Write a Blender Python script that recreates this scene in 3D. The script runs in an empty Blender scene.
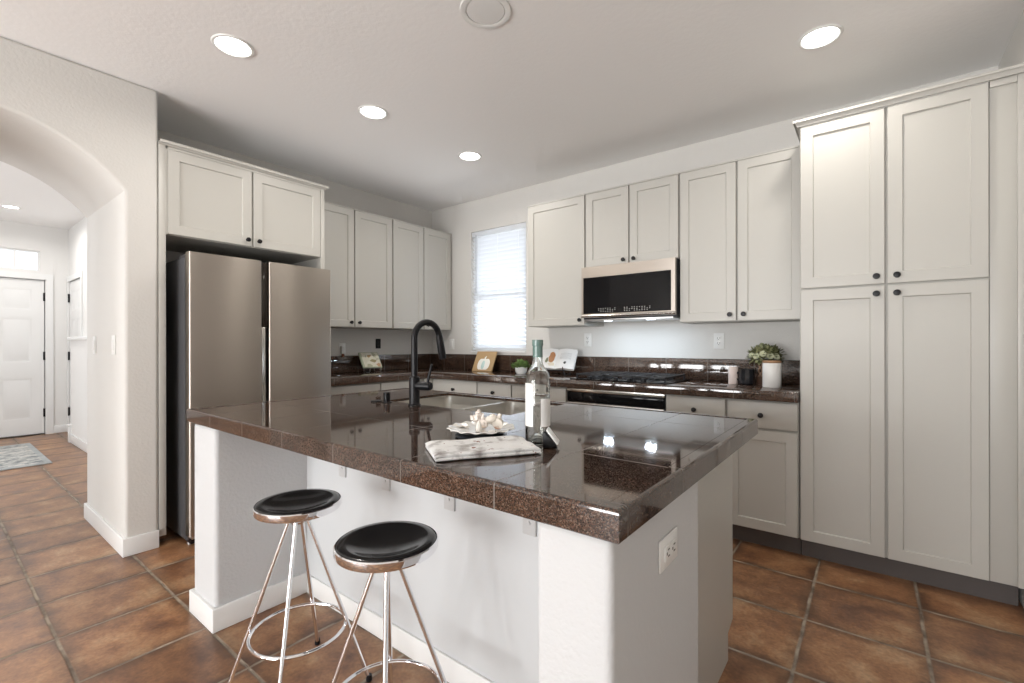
import bpy, bmesh, math, random
from mathutils import Vector, Matrix, noise
random.seed(7)
PI = math.pi
sc = bpy.context.scene
col = sc.collection

# ------------------------------------------------------------------ camera
FPX = 463.36
TH = 0.6608
cam_d = bpy.data.cameras.new('camera')
cam = bpy.data.objects.new('camera', cam_d)
col.objects.link(cam)
cam_d.sensor_width = 36.0
cam_d.lens = FPX / 1024 * 36
cam_d.shift_y = 1.74 / 1024
cam_d.clip_start = 0.02
cam.matrix_world = (Matrix.Translation((4.0054, -3.657, 1.2239)) @ Matrix.Rotation(TH, 4, 'Z')
                    @ Matrix.Rotation(PI / 2, 4, 'X') @ Matrix.Rotation(-0.0015, 4, 'Z'))
sc.camera = cam

# ------------------------------------------------------------------ world, exposure
sc.view_settings.view_transform = 'Standard'
sc.view_settings.look = 'None'
sc.view_settings.gamma = 1.0
sc.view_settings.use_curve_mapping = False
sc.view_settings.exposure = 0.46
w = bpy.data.worlds.new('world')
sc.world = w
w.use_nodes = True
w.node_tree.nodes['Background'].inputs[0].default_value = (0.86, 0.93, 1.0, 1)
w.node_tree.nodes['Background'].inputs[1].default_value = 1.4


def area(name, loc, rot, sx, sy, power, color=(1, 1, 1), shape='RECTANGLE', spread=PI):
    d = bpy.data.lights.new(name, 'AREA')
    d.shape = shape
    d.size = sx
    if shape in ('RECTANGLE', 'ELLIPSE'):
        d.size_y = sy
    d.energy = power
    d.color = color
    d.spread = spread
    o = bpy.data.objects.new(name, d)
    col.objects.link(o)
    o.location = loc
    o.rotation_euler = rot
    return o


HALL_Y = -6.2
# added fills at unseen back doors and hall window; daylight behind kitchen window
area('fill_light_back', (2.3, -8.35, 1.05), (PI / 2 + math.radians(32), 0, 0), 3.4, 2.1, 310, (0.985, 0.985, 0.985))  # fill lamp added behind the camera, tilted up to brighten the ceiling
area('fill_light_hall', (-1.75, HALL_Y + 0.1, 1.5), (PI / 2, 0, 0), 2.3, 1.8, 55, (0.95, 0.975, 1.0))  # added fill lamp, brightens the hall and the arch jamb
area('daylight_kitchen_window', (0.975, 0.85, 1.50), (-PI / 2 - math.radians(16), 0, 0), 1.0, 1.6, 26, (0.90, 0.95, 1.0))


# ------------------------------------------------------------------ helpers
def wloc(o):
    v = Vector((0, 0, 0))
    while o is not None:
        v = v + o.location
        o = o.parent
    return v


def empty(name, loc=(0, 0, 0)):
    o = bpy.data.objects.new(name, None)
    o.empty_display_size = 0.05
    col.objects.link(o)
    o.location = loc
    return o


def tag(o, label=None, cat=None, group=None, kind=None):
    if label:
        o['label'] = label
    if cat:
        o['category'] = cat
    if group:
        o['group'] = group
    if kind:
        o['kind'] = kind
    return o


def thing(name, label, cat, loc=(0, 0, 0), group=None):
    return tag(empty(name, loc), label, cat, group)


def copy_tree(o, parent=None):
    c = o.copy()
    col.objects.link(c)
    c.parent = parent
    for ch in list(o.children):
        copy_tree(ch, c)
    return c


class MB:
    def __init__(self):
        self.bm = bmesh.new()

    def box(self, x0, x1, y0, y1, z0, z1, bev=0.0, seg=2):
        b = bmesh.new()
        bmesh.ops.create_cube(b, size=1)
        for v in b.verts:
            v.co = Vector(((x0 + x1) / 2 + v.co.x * (x1 - x0), (y0 + y1) / 2 + v.co.y * (y1 - y0), (z0 + z1) / 2 + v.co.z * (z1 - z0)))
        if bev > 0:
            bmesh.ops.bevel(b, geom=list(b.edges), offset=bev, segments=seg, affect='EDGES', profile=0.5, clamp_overlap=True)
        self.merge(b)
        return self

    def merge(self, b, M=None):
        if M is not None:
            bmesh.ops.transform(b, matrix=M, verts=b.verts)
        me = bpy.data.meshes.new('tmp')
        b.to_mesh(me)
        b.free()
        self.bm.from_mesh(me)
        bpy.data.meshes.remove(me)

    def lathe(self, prof, c=(0, 0, 0), n=32, M=None, a0=0.0, a1=2 * PI):
        """prof: list of (r, z)"""
        b = bmesh.new()
        full = abs(a1 - a0 - 2 * PI) < 1e-6
        m = n if full else n + 1
        rings = []
        for r, z in prof:
            if r < 1e-6:
                rings.append([b.verts.new((0, 0, z))])
            else:
                rings.append([b.verts.new((r * math.cos(a0 + (a1 - a0) * i / n), r * math.sin(a0 + (a1 - a0) * i / n), z)) for i in range(m)])
        for A, B in zip(rings[:-1], rings[1:]):
            for i in range(n):
                j = (i + 1) % m if full else i + 1
                if len(A) == 1 and len(B) == 1:
                    continue
                if len(A) == 1:
                    b.faces.new((A[0], B[i], B[j]))
                elif len(B) == 1:
                    b.faces.new((A[i], B[0], A[j]))
                else:
                    b.faces.new((A[i], B[i], B[j], A[j]))
        bmesh.ops.recalc_face_normals(b, faces=b.faces)
        T = Matrix.Translation(c)
        self.merge(b, T @ M if M is not None else T)
        return self

    def tube(self, pts, r, n=12, closed=False, caps=True):
        pts = [Vector(p) for p in pts]
        rs = r if isinstance(r, (list, tuple)) else [r] * len(pts)
        b = bmesh.new()
        N = len(pts)
        rings = []
        up = None
        for i, p in enumerate(pts):
            if closed:
                t = (pts[(i + 1) % N] - pts[i - 1]).normalized()
            else:
                t = (pts[min(i + 1, N - 1)] - pts[max(i - 1, 0)]).normalized()
            if up is None:
                up = Vector((0, 0, 1)) if abs(t.z) < 0.9 else Vector((1, 0, 0))
            s = t.cross(up).normalized()
            up = s.cross(t).normalized()
            rings.append([b.verts.new(p + rs[i] * (math.cos(2 * PI * k / n) * s + math.sin(2 * PI * k / n) * up)) for k in range(n)])
        for i in range(N if closed else N - 1):
            A, B = rings[i], rings[(i + 1) % N]
            for k in range(n):
                b.faces.new((A[k], A[(k + 1) % n], B[(k + 1) % n], B[k]))
        if not closed and caps:
            b.faces.new(rings[0][::-1])
            b.faces.new(rings[-1])
        bmesh.ops.recalc_face_normals(b, faces=b.faces)
        self.merge(b)
        return self

    def cyl(self, p0, p1, r, n=16):
        return self.tube([p0, p1], r, n)

    def prism(self, poly, axis, a, b_, bev=0.0):
        """poly of 2D points extruded along axis ('x','y','z') from a to b_"""
        b = bmesh.new()

        def mk(u, v, t):
            return {'x': (t, u, v), 'y': (u, t, v), 'z': (u, v, t)}[axis]
        A = [b.verts.new(mk(u, v, a)) for u, v in poly]
        B = [b.verts.new(mk(u, v, b_)) for u, v in poly]
        n = len(poly)
        b.faces.new(A)
        b.faces.new(B[::-1])
        for i in range(n):
            b.faces.new((A[i], A[(i + 1) % n], B[(i + 1) % n], B[i]))
        bmesh.ops.recalc_face_normals(b, faces=b.faces)
        if bev:
            bmesh.ops.bevel(b, geom=[e for e in b.edges if e.calc_face_angle(0) > 0.6], offset=bev, segments=3, affect='EDGES', profile=0.5)
        self.merge(b)
        return self

    def grid(self, xs, ys, z0, z1, skip=(), axis='z'):
        """slab of cells with holes. axis is the thickness axis; xs,ys the other two in order"""
        b = bmesh.new()

        def mk(u, v, t):
            return {'x': (t, u, v), 'y': (u, t, v), 'z': (u, v, t)}[axis]
        V = {}
        for i, x in enumerate(xs):
            for j, y in enumerate(ys):
                for k, z in enumerate((z0, z1)):
                    V[i, j, k] = b.verts.new(mk(x, y, z))
        nx, ny = len(xs) - 1, len(ys) - 1
        solid = lambda i, j: 0 <= i < nx and 0 <= j < ny and (i, j) not in skip
        for i in range(nx):
            for j in range(ny):
                if not solid(i, j):
                    continue
                b.faces.new([V[i, j, 0], V[i + 1, j, 0], V[i + 1, j + 1, 0], V[i, j + 1, 0]])
                b.faces.new([V[i, j, 1], V[i + 1, j, 1], V[i + 1, j + 1, 1], V[i, j + 1, 1]])
                if not solid(i - 1, j):
                    b.faces.new([V[i, j, 0], V[i, j + 1, 0], V[i, j + 1, 1], V[i, j, 1]])
                if not solid(i + 1, j):
                    b.faces.new([V[i + 1, j, 0], V[i + 1, j + 1, 0], V[i + 1, j + 1, 1], V[i + 1, j, 1]])
                if not solid(i, j - 1):
                    b.faces.new([V[i, j, 0], V[i + 1, j, 0], V[i + 1, j, 1], V[i, j, 1]])
                if not solid(i, j + 1):
                    b.faces.new([V[i, j + 1, 0], V[i + 1, j + 1, 0], V[i + 1, j + 1, 1], V[i, j + 1, 1]])
        bmesh.ops.delete(b, geom=[v for v in b.verts if not v.link_faces], context='VERTS')
        bmesh.ops.recalc_face_normals(b, faces=b.faces)
        bmesh.ops.dissolve_limit(b, angle_limit=0.001, verts=b.verts, edges=b.edges)
        self.merge(b)
        return self

    def panel_door(self, x0, x1, z0, z1, t=0.019, fw=0.058, rec=0.009, y=0.0):
        """shaker door facing -y with its front at y"""
        b = bmesh.new()

        def ring(i, yy):
            return [b.verts.new((a, yy, c)) for a, c in ((x0 + i, z0 + i), (x1 - i, z0 + i), (x1 - i, z1 - i), (x0 + i, z1 - i))]
        R = [ring(0, y + t), ring(0, y + 0.002), ring(0.002, y), ring(fw, y), ring(fw + 0.004, y + rec)]
        b.faces.new(R[0][::-1])
        for A, B in zip(R[:-1], R[1:]):
            for i in range(4):
                b.faces.new((A[i], A[(i + 1) % 4], B[(i + 1) % 4], B[i]))
        b.faces.new(R[-1])
        bmesh.ops.recalc_face_normals(b, faces=b.faces)
        self.merge(b)
        return self

    def xf(self, M):
        bmesh.ops.transform(self.bm, matrix=M, verts=self.bm.verts)
        return self


def build(name, mb, m, parent=None, smooth=None, offs=None):
    """link a mesh; geometry is given in world space (or the root's local space when the root sits at the origin)"""
    me = bpy.data.meshes.new(name)
    if parent is not None:
        mb.xf(Matrix.Translation(-wloc(parent)))
    bmesh.ops.recalc_face_normals(mb.bm, faces=mb.bm.faces)
    mb.bm.to_mesh(me)
    mb.bm.free()
    for mm in (m if isinstance(m, (list, tuple)) else [m]):
        me.materials.append(mm)
    o = bpy.data.objects.new(name, me)
    col.objects.link(o)
    if parent is not None:
        o.parent = parent
    if smooth is None:
        smooth = 35
    if smooth:
        me.shade_smooth()
        me.set_sharp_from_angle(angle=math.radians(smooth))
    return o


def solo(name, mb, m, loc, label, cat, group=None, smooth=None):
    """a thing that is one mesh, origin moved to loc"""
    mb.xf(Matrix.Translation(-Vector(loc)))
    o = build(name, mb, m, None, smooth)
    o.location = loc
    return tag(o, label, cat, group)


def struct(name, mb, m, smooth=None):
    return tag(build(name, mb, m, None, smooth), kind='structure')


# ------------------------------------------------------------------ materials
def mat(name, c, rough=0.5, metal=0.0, **k):
    m = bpy.data.materials.new(name)
    m.use_nodes = True
    p = m.node_tree.nodes['Principled BSDF']
    p.inputs['Base Color'].default_value = (c[0], c[1], c[2], 1)
    p.inputs['Roughness'].default_value = rough
    p.inputs['Metallic'].default_value = metal
    for a, v in k.items():
        p.inputs[a.replace('_', ' ')].default_value = v
    return m


def nodes(m):
    nt = m.node_tree
    return nt, nt.nodes, nt.links, nt.nodes['Principled BSDF']


def add_noise_bump(m, scale, strength, dist=0.002, detail=3, sub=None, coord='pos', stretch=None):
    nt, N, L, p = nodes(m)
    g = N.new('ShaderNodeNewGeometry') if coord == 'pos' else N.new('ShaderNodeTexCoord')
    src = g.outputs['Position'] if coord == 'pos' else g.outputs['Object']
    if stretch:
        mp = N.new('ShaderNodeMapping')
        mp.inputs['Scale'].default_value = stretch
        L.new(src, mp.inputs['Vector'])
        src = mp.outputs['Vector']
    n = N.new('ShaderNodeTexNoise')
    n.inputs['Scale'].default_value = scale
    n.inputs['Detail'].default_value = detail
    L.new(src, n.inputs['Vector'])
    b = N.new('ShaderNodeBump')
    b.inputs['Strength'].default_value = strength
    b.inputs['Distance'].default_value = dist
    L.new(n.outputs['Fac'], b.inputs['Height'])
    L.new(b.outputs['Normal'], p.inputs['Normal'])
    return n


def mathn(N, L, op, a, b=None, c=None):
    n = N.new('ShaderNodeMath')
    n.operation = op
    for i, v in enumerate((a, b, c)):
        if v is None:
            continue
        if isinstance(v, (int, float)):
            n.inputs[i].default_value = v
        else:
            L.new(v, n.inputs[i])
    return n.outputs[0]


def mixc(N, L, f, a, b, blend='MIX'):
    n = N.new('ShaderNodeMix')
    n.data_type = 'RGBA'
    n.blend_type = blend
    for s, v in ((n.inputs['Factor'], f), (n.inputs['A'], a), (n.inputs['B'], b)):
        if isinstance(v, (int, float)):
            s.default_value = v
        elif isinstance(v, tuple):
            s.default_value = (*v[:3], 1)
        else:
            L.new(v, s)
    return n.outputs['Result']


def ramp(N, L, f, stops):
    r = N.new('ShaderNodeValToRGB')
    e = r.color_ramp.elements
    while len(e) < len(stops):
        e.new(0.5)
    for i, (p, c) in enumerate(stops):
        e[i].position = p
        e[i].color = (*c, 1)
    L.new(f, r.inputs[0])
    return r.outputs[0]


def grid_mask(N, L, coord, orig, pitch, half):
    """1 on the grout line of one coordinate"""
    t = mathn(N, L, 'DIVIDE', mathn(N, L, 'SUBTRACT', coord, orig), pitch)
    fr = mathn(N, L, 'FRACT', t)
    d = mathn(N, L, 'MINIMUM', fr, mathn(N, L, 'SUBTRACT', 1.0, fr))
    return mathn(N, L, 'SUBTRACT', 1.0, mathn(N, L, 'SMOOTH_MIN', mathn(N, L, 'DIVIDE', d, half / pitch), 1.0, 0.2)), mathn(N, L, 'FLOOR', t)


M_wall = mat('wall_paint', (0.685, 0.67, 0.64), 0.85)
add_noise_bump(M_wall, 75, 0.35, 0.004, 3)
M_wall2 = mat('hall_paint', (0.80, 0.79, 0.77), 0.85)
add_noise_bump(M_wall2, 75, 0.3, 0.004, 3)
M_ceil = mat('ceiling_paint', (0.92, 0.91, 0.90), 0.9)
add_noise_bump(M_ceil, 40, 0.25, 0.004, 3)
M_trim = mat('trim_white', (0.82, 0.82, 0.81), 0.4)
M_cab = mat('cabinet_greige', (0.525, 0.512, 0.475), 0.38)
M_cabin = mat('cabinet_frame', (0.47, 0.457, 0.42), 0.45)
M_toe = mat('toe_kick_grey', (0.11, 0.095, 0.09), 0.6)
M_black = mat('matte_black', (0.007, 0.007, 0.009), 0.38, 0.0, Specular_IOR_Level=0.3)
M_blackgloss = mat('gloss_black_glass', (0.006, 0.006, 0.007), 0.06, 0.0, Specular_IOR_Level=0.22)
M_iron = mat('cast_iron', (0.015, 0.015, 0.017), 0.5)
M_chrome = mat('chrome', (0.88, 0.88, 0.90), 0.07, 1.0)
M_nickel = mat('satin_nickel', (0.62, 0.62, 0.62), 0.3, 1.0)
M_steelsink = mat('sink_steel', (0.66, 0.64, 0.60), 0.28, 1.0)
M_steel = mat('brushed_stainless', (0.46, 0.415, 0.37), 0.3, 1.0)
p = M_steel.node_tree.nodes['Principled BSDF']
p.inputs['Anisotropic'].default_value = 0.75
p.inputs['Anisotropic Rotation'].default_value = 0.25
p.inputs['Roughness'].default_value = 0.33
add_noise_bump(M_steel, 6, 0.06, 0.002, 4, coord='obj', stretch=(90, 90, 1.0))
M_steel2 = mat('stainless_light', (0.68, 0.66, 0.62), 0.22, 1.0)
M_fridgeside = mat('fridge_side_grey', (0.10, 0.10, 0.105), 0.4, 0.3)
M_bracket = mat('bracket_grey', (0.55, 0.55, 0.55), 0.4)
M_white = mat('white_plastic', (0.82, 0.82, 0.80), 0.35)
M_blind = mat('blind_white', (0.86, 0.87, 0.88), 0.5)
_nt, _N, _L, _p = nodes(M_blind)
_tr = _N.new('ShaderNodeBsdfTranslucent')
_tr.inputs[0].default_value = (0.95, 0.97, 1.0, 1)
_mx = _N.new('ShaderNodeMixShader')
_mx.inputs[0].default_value = 0.45
_L.new(_p.outputs[0], _mx.inputs[1])
_L.new(_tr.outputs[0], _mx.inputs[2])
_L.new(_mx.outputs[0], _N['Material Output'].inputs['Surface'])


def glass(name, c, rough=0.0, ior=1.45):
    return mat(name, c, rough, 0.0, Transmission_Weight=1.0, IOR=ior)


M_pane = mat('window_glass', (1, 1, 1), 0.0, 0.0)
_nt, _N, _L, _p = nodes(M_pane)
_t = _N.new('ShaderNodeBsdfTransparent')
_g = _N.new('ShaderNodeBsdfGlossy')
_g.inputs['Roughness'].default_value = 0.02
_f = _N.new('ShaderNodeFresnel')
_mx = _N.new('ShaderNodeMixShader')
_L.new(_f.outputs[0], _mx.inputs[0])
_L.new(_t.outputs[0], _mx.inputs[1])
_L.new(_g.outputs[0], _mx.inputs[2])
_L.new(_mx.outputs[0], _N['Material Output'].inputs['Surface'])


def emis(name, c, s):
    m = mat(name, c, 0.5)
    p = m.node_tree.nodes['Principled BSDF']
    p.inputs['Emission Color'].default_value = (*c, 1)
    p.inputs['Emission Strength'].default_value = s
    return m


M_lamp = emis('lamp_lens', (1.0, 0.98, 0.95), 9.0)
M_lampcool = emis('hood_lamp_lens', (0.75, 0.88, 1.0), 4.0)

# --- terracotta floor
M_floor = mat('terracotta_tile', (0.4, 0.2, 0.1), 0.3)
nt, N, L, P = nodes(M_floor)
geo = N.new('ShaderNodeNewGeometry')
sep = N.new('ShaderNodeSeparateXYZ')
L.new(geo.outputs['Position'], sep.inputs[0])
wob = N.new('ShaderNodeTexNoise')
wob.inputs['Scale'].default_value = 9
wob.inputs['Detail'].default_value = 4
L.new(geo.outputs['Position'], wob.inputs['Vector'])
wv = mathn(N, L, 'MULTIPLY', mathn(N, L, 'SUBTRACT', wob.outputs['Fac'], 0.5), 0.010)
gx, fx = grid_mask(N, L, mathn(N, L, 'ADD', sep.outputs[0], wv), 3.77, 0.4065, 0.0085)
gy, fy = grid_mask(N, L, mathn(N, L, 'ADD', sep.outputs[1], wv), -0.83, 0.4117, 0.0085)
gm = mathn(N, L, 'MINIMUM', mathn(N, L, 'MULTIPLY', mathn(N, L, 'MAXIMUM', gx, gy), 1.6), 1.0)
cmb = N.new('ShaderNodeCombineXYZ')
L.new(fx, cmb.inputs[0])
L.new(fy, cmb.inputs[1])
wn = N.new('ShaderNodeTexWhiteNoise')
L.new(cmb.outputs[0], wn.inputs['Vector'])
addv = N.new('ShaderNodeVectorMath')
addv.operation = 'MULTIPLY_ADD'
L.new(wn.outputs['Color'], addv.inputs[0])
addv.inputs[1].default_value = (7, 7, 7)
L.new(geo.outputs['Position'], addv.inputs[2])
n1 = N.new('ShaderNodeTexNoise')
n1.inputs['Scale'].default_value = 5.0
n1.inputs['Detail'].default_value = 8
n1.inputs['Roughness'].default_value = 0.65
L.new(addv.outputs[0], n1.inputs['Vector'])
base = ramp(N, L, n1.outputs['Fac'], [(0.30, (0.13, 0.060, 0.034)), (0.44, (0.235, 0.112, 0.056)), (0.55, (0.33, 0.170, 0.084)), (0.70, (0.44, 0.285, 0.165))])
n2 = N.new('ShaderNodeTexNoise')
n2.inputs['Scale'].default_value = 70
n2.inputs['Detail'].default_value = 5
L.new(geo.outputs['Position'], n2.inputs['Vector'])
base = mixc(N, L, 0.5, base, ramp(N, L, n2.outputs['Fac'], [(0.3, (0.35, 0.35, 0.35)), (0.7, (0.72, 0.70, 0.66))]), 'OVERLAY')
ex, _ = grid_mask(N, L, sep.outputs[0], 3.77, 0.4065, 0.055)
ey, _ = grid_mask(N, L, sep.outputs[1], -0.83, 0.4117, 0.055)
edge = mathn(N, L, 'MULTIPLY', mathn(N, L, 'MAXIMUM', ex, ey), mathn(N, L, 'MULTIPLY_ADD', n1.outputs['Fac'], -2.2, 1.75))
edge = mathn(N, L, 'MAXIMUM', mathn(N, L, 'MINIMUM', edge, 0.75), 0.0)
base = mixc(N, L, edge, base, (0.075, 0.042, 0.026))
hs = N.new('ShaderNodeHueSaturation')
L.new(base, hs.inputs['Color'])
L.new(mathn(N, L, 'MULTIPLY_ADD', wn.outputs['Value'], 0.28, 0.88), hs.inputs['Value'])
gcol = ramp(N, L, wob.outputs['Fac'], [(0.35, (0.13, 0.095, 0.07)), (0.62, (0.36, 0.30, 0.23))])
L.new(mixc(N, L, gm, hs.outputs[0], gcol), P.inputs['Base Color'])
L.new(mathn(N, L, 'MULTIPLY_ADD', n1.outputs['Fac'], 0.25, mathn(N, L, 'MULTIPLY_ADD', gm, 0.3, 0.22)), P.inputs['Roughness'])
bp = N.new('ShaderNodeBump')
bp.inputs['Strength'].default_value = 0.45
bp.inputs['Distance'].default_value = 0.004
L.new(mathn(N, L, 'SUBTRACT', mathn(N, L, 'MULTIPLY', n1.outputs['Fac'], 0.8), gm), bp.inputs['Height'])
L.new(bp.outputs['Normal'], P.inputs['Normal'])


def granite(name, xo, yo, pitch=0.3137, zo=None):
    m = mat(name, (0.05, 0.03, 0.02), 0.05)
    nt, N, L, P = nodes(m)
    geo = N.new('ShaderNodeNewGeometry')
    sep = N.new('ShaderNodeSeparateXYZ')
    L.new(geo.outputs['Position'], sep.inputs[0])
    v = N.new('ShaderNodeTexVoronoi')
    v.inputs['Scale'].default_value = 420
    L.new(geo.outputs['Position'], v.inputs['Vector'])
    s2 = N.new('ShaderNodeSeparateColor')
    L.new(v.outputs['Color'], s2.inputs[0])
    c = ramp(N, L, s2.outputs[0], [(0.0, (0.012, 0.009, 0.008)), (0.35, (0.030, 0.017, 0.012)), (0.62, (0.070, 0.037, 0.024)), (0.86, (0.095, 0.056, 0.040)), (1.0, (0.17, 0.14, 0.12))])
    v2 = N.new('ShaderNodeTexVoronoi')
    v2.inputs['Scale'].default_value = 260
    L.new(geo.outputs['Position'], v2.inputs['Vector'])
    s3 = N.new('ShaderNodeSeparateColor')
    L.new(v2.outputs['Color'], s3.inputs[0])
    c = mixc(N, L, mathn(N, L, 'MULTIPLY', mathn(N, L, 'GREATER_THAN', s3.outputs[1], 0.74), 0.75), c, ramp(N, L, s3.outputs[2], [(0.35, (0.010, 0.008, 0.008)), (0.6, (0.062, 0.034, 0.026)), (0.9, (0.14, 0.11, 0.09))]))
    c = mixc(N, L, 1.0, c, (1.0, 0.95, 0.90), 'MULTIPLY')
    nz = N.new('ShaderNodeTexNoise')
    nz.inputs['Scale'].default_value = 11
    nz.inputs['Detail'].default_value = 5
    L.new(geo.outputs['Position'], nz.inputs['Vector'])
    c = mixc(N, L, 0.55, c, ramp(N, L, nz.outputs['Fac'], [(0.3, (0.3, 0.3, 0.3)), (0.7, (0.68, 0.66, 0.64))]), 'OVERLAY')
    gx, _ = grid_mask(N, L, sep.outputs[0], xo, pitch, 0.0024)
    gy, _ = grid_mask(N, L, sep.outputs[1], yo, pitch, 0.0024)
    # a seam only where the surface faces across it
    nrm = N.new('ShaderNodeSeparateXYZ')
    L.new(geo.outputs['True Normal'], nrm.inputs[0])
    ax = mathn(N, L, 'LESS_THAN', mathn(N, L, 'ABSOLUTE', nrm.outputs[0]), 0.5)
    ay = mathn(N, L, 'LESS_THAN', mathn(N, L, 'ABSOLUTE', nrm.outputs[1]), 0.5)
    gm = mathn(N, L, 'MINIMUM', mathn(N, L, 'MULTIPLY', mathn(N, L, 'MAXIMUM', mathn(N, L, 'MULTIPLY', gx, ax), mathn(N, L, 'MULTIPLY', gy, ay)), 2.0), 1.0)
    L.new(mixc(N, L, gm, c, (0.10, 0.085, 0.07)), P.inputs['Base Color'])
    L.new(mathn(N, L, 'MULTIPLY_ADD', gm, 0.5, 0.05), P.inputs['Roughness'])
    P.inputs['IOR'].default_value = 1.68
    return m


M_gran_is = granite('brown_granite_island', 1.795, -2.23)
M_gran = granite('brown_granite_tile', 3.66, -0.05)

# ------------------------------------------------------------------ room shell
CZ = 2.748
XR = 4.555
YB = -8.0
XA0, XA1 = -0.36, 0.61
YA = -2.92   # near jamb of the archway
HX = -4.85
HZ = 2.82
mb = MB().grid([HX - 0.1, XR + 0.1], [YB - 0.1, 0.1], -0.1, 0.0)
struct('floor', mb, M_floor)
mb = MB().grid([XA0 - 0.02, XR + 0.1], [YB - 0.1, 0.1], CZ, CZ + 0.1)
struct('ceiling', mb, M_ceil)
mb = MB().grid([HX - 0.1, XA0 - 0.02], [HALL_Y - 0.1, -2.25], HZ, HZ + 0.1)
struct('ceiling_hall', mb, M_ceil)
# window wall (range wall), opening for window_1
WX0, WX1, WZ0, WZ1 = 0.608, 1.338, 1.135, 2.412
mb = MB().grid([-0.15, WX0, WX1, XR + 0.12], [0, WZ0, WZ1, CZ], 0.0, 0.14, skip={(1, 1)}, axis='y')
struct('wall_back', mb, M_wall)
mb = MB().grid([-2.76, 0.0], [0, CZ], -0.13, 0.0, axis='x')
struct('wall_left', mb, M_wall)
mb = MB().grid([YB, 0.0], [0, CZ], XR, XR + 0.12, axis='x')
struct('wall_right', mb, M_wall)
# unseen back wall; three tall glass doors added to let fill light in
bx = [XA1 - 0.1, 0.75, 1.65, 1.85, 2.75, 2.95, 3.85, XR + 0.12]
mb = MB().grid(bx, [0, 0.05, 2.25, CZ], YB - 0.14, YB, skip={(1, 1), (3, 1), (5, 1)}, axis='y')
struct('wall_front', mb, M_wall)
for i, (a, b) in enumerate(((0.75, 1.65), (1.85, 2.75), (2.95, 3.85))):
    r = tag(empty('window_%d' % (i + 3), ((a + b) / 2, YB - 0.07, 0.05)), kind='structure')
    build('window_frame', MB().grid([a, a + 0.06, b - 0.06, b], [0.05, 0.13, 2.17, 2.25], YB - 0.10, YB - 0.04, skip={(1, 1)}, axis='y'), M_trim, r)
    build('pane', MB().box(a + 0.06, b - 0.06, YB - 0.074, YB - 0.066, 0.13, 2.17), M_pane, r)


# archway wall: thick wall with an arched tunnel
def arch_poly():
    y1 = -2.76
    yc, R = -3.52, 0.75
    ysp = YA
    h = math.sqrt(R * R - (ysp - yc) ** 2)
    zc = 2.106 - h
    a0 = math.atan2(h, ysp - yc)
    pts = [(y1, 0), (y1, CZ), (YB, CZ), (YB, 0), (2 * yc - ysp, 0)]
    n = 22
    for i in range(n + 1):
        a = PI - a0 + (a0 - (PI - a0)) * i / n
        pts.append((yc + R * math.cos(a), zc + R * math.sin(a)))
    pts.append((ysp, 0))
    return pts


o = struct('wall_arch', MB().prism(arch_poly(), 'x', XA0, XA1), M_wall, smooth=30)
bv = o.modifiers.new('bevel', 'BEVEL')
bv.width = 0.016
bv.segments = 4
bv.limit_method = 'ANGLE'
bv.angle_limit = math.radians(40)
# hall shell
DY0, DY1, DZ = -3.50, -2.583, 2.085
TZ0, TZ1 = 2.20, 2.475
mb = MB().grid([HALL_Y, DY0 - 0.005, DY0 + 0.06, DY1 - 0.045, DY1 + 0.005, -2.35], [0, DZ + 0.005, TZ0, TZ1, HZ], HX - 0.12, HX,
               skip={(1, 0), (2, 0), (3, 0), (2, 2)}, axis='x')
struct('wall_hall_end', mb, M_wall2)
SD0, SD1 = -4.80, -3.99
mb = MB().grid([HX - 0.12, SD0, SD1, XA0], [0, DZ, HZ], -2.35, -2.23, skip={(1, 0)}, axis='y')
struct('wall_hall_side', mb, M_wall2)
mb = MB().grid([HX - 0.12, -3.0, -0.5, XA0 + 0.02], [0, 0.6, 2.4, HZ], HALL_Y - 0.12, HALL_Y, skip={(1, 1)}, axis='y')
struct('wall_hall_far', mb, M_wall2)
r = tag(empty('window_6', (-1.75, HALL_Y - 0.06, 0.6)), kind='structure')  # unseen window, added and placed so light reaches the arch jamb
build('window_frame', MB().grid([-3.0, -2.93, -1.78, -1.72, -0.57, -0.5], [0.6, 0.67, 2.33, 2.4], HALL_Y - 0.09, HALL_Y - 0.04, skip={(1, 1), (3, 1)}, axis='y'), M_trim, r)
build('pane', MB().box(-2.93, -0.57, HALL_Y - 0.07, HALL_Y - 0.062, 0.67, 2.33), M_pane, r)
# closing wall between passage wall and hall
mb = MB().box(XA0 - 0.02, XA0, -2.77, -2.23, 0, HZ).box(XA0 - 0.02, XA0, YB, HALL_Y, 0, HZ)
mb.box(XA0 - 0.021, XA0 - 0.001, HALL_Y, -2.3, CZ + 0.002, HZ)
struct('wall_passage', mb, M_wall2)


# ------------------------------------------------------------------ windows
def kitchen_window():
    r = tag(empty('window_1', ((WX0 + WX1) / 2, 0.08, WZ0)), kind='structure')
    zm = 1.72
    f = MB().grid([WX0, WX0 + 0.045, WX1 - 0.045, WX1], [WZ0, WZ0 + 0.045, zm - 0.02, zm + 0.02, WZ1 - 0.045, WZ1], 0.075, 0.125, skip={(1, 1), (1, 3)}, axis='y')
    build('window_frame', f, M_trim, r)
    build('pane', MB().box(WX0 + 0.045, WX1 - 0.045, 0.096, 0.102, WZ0 + 0.045, WZ1 - 0.045), M_pane, r)
    build('window_sill', MB().box(WX0, WX1, -0.012, 0.074, WZ0 - 0.006, WZ0 + 0.012, 0.003), M_trim, r)


kitchen_window()

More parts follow.
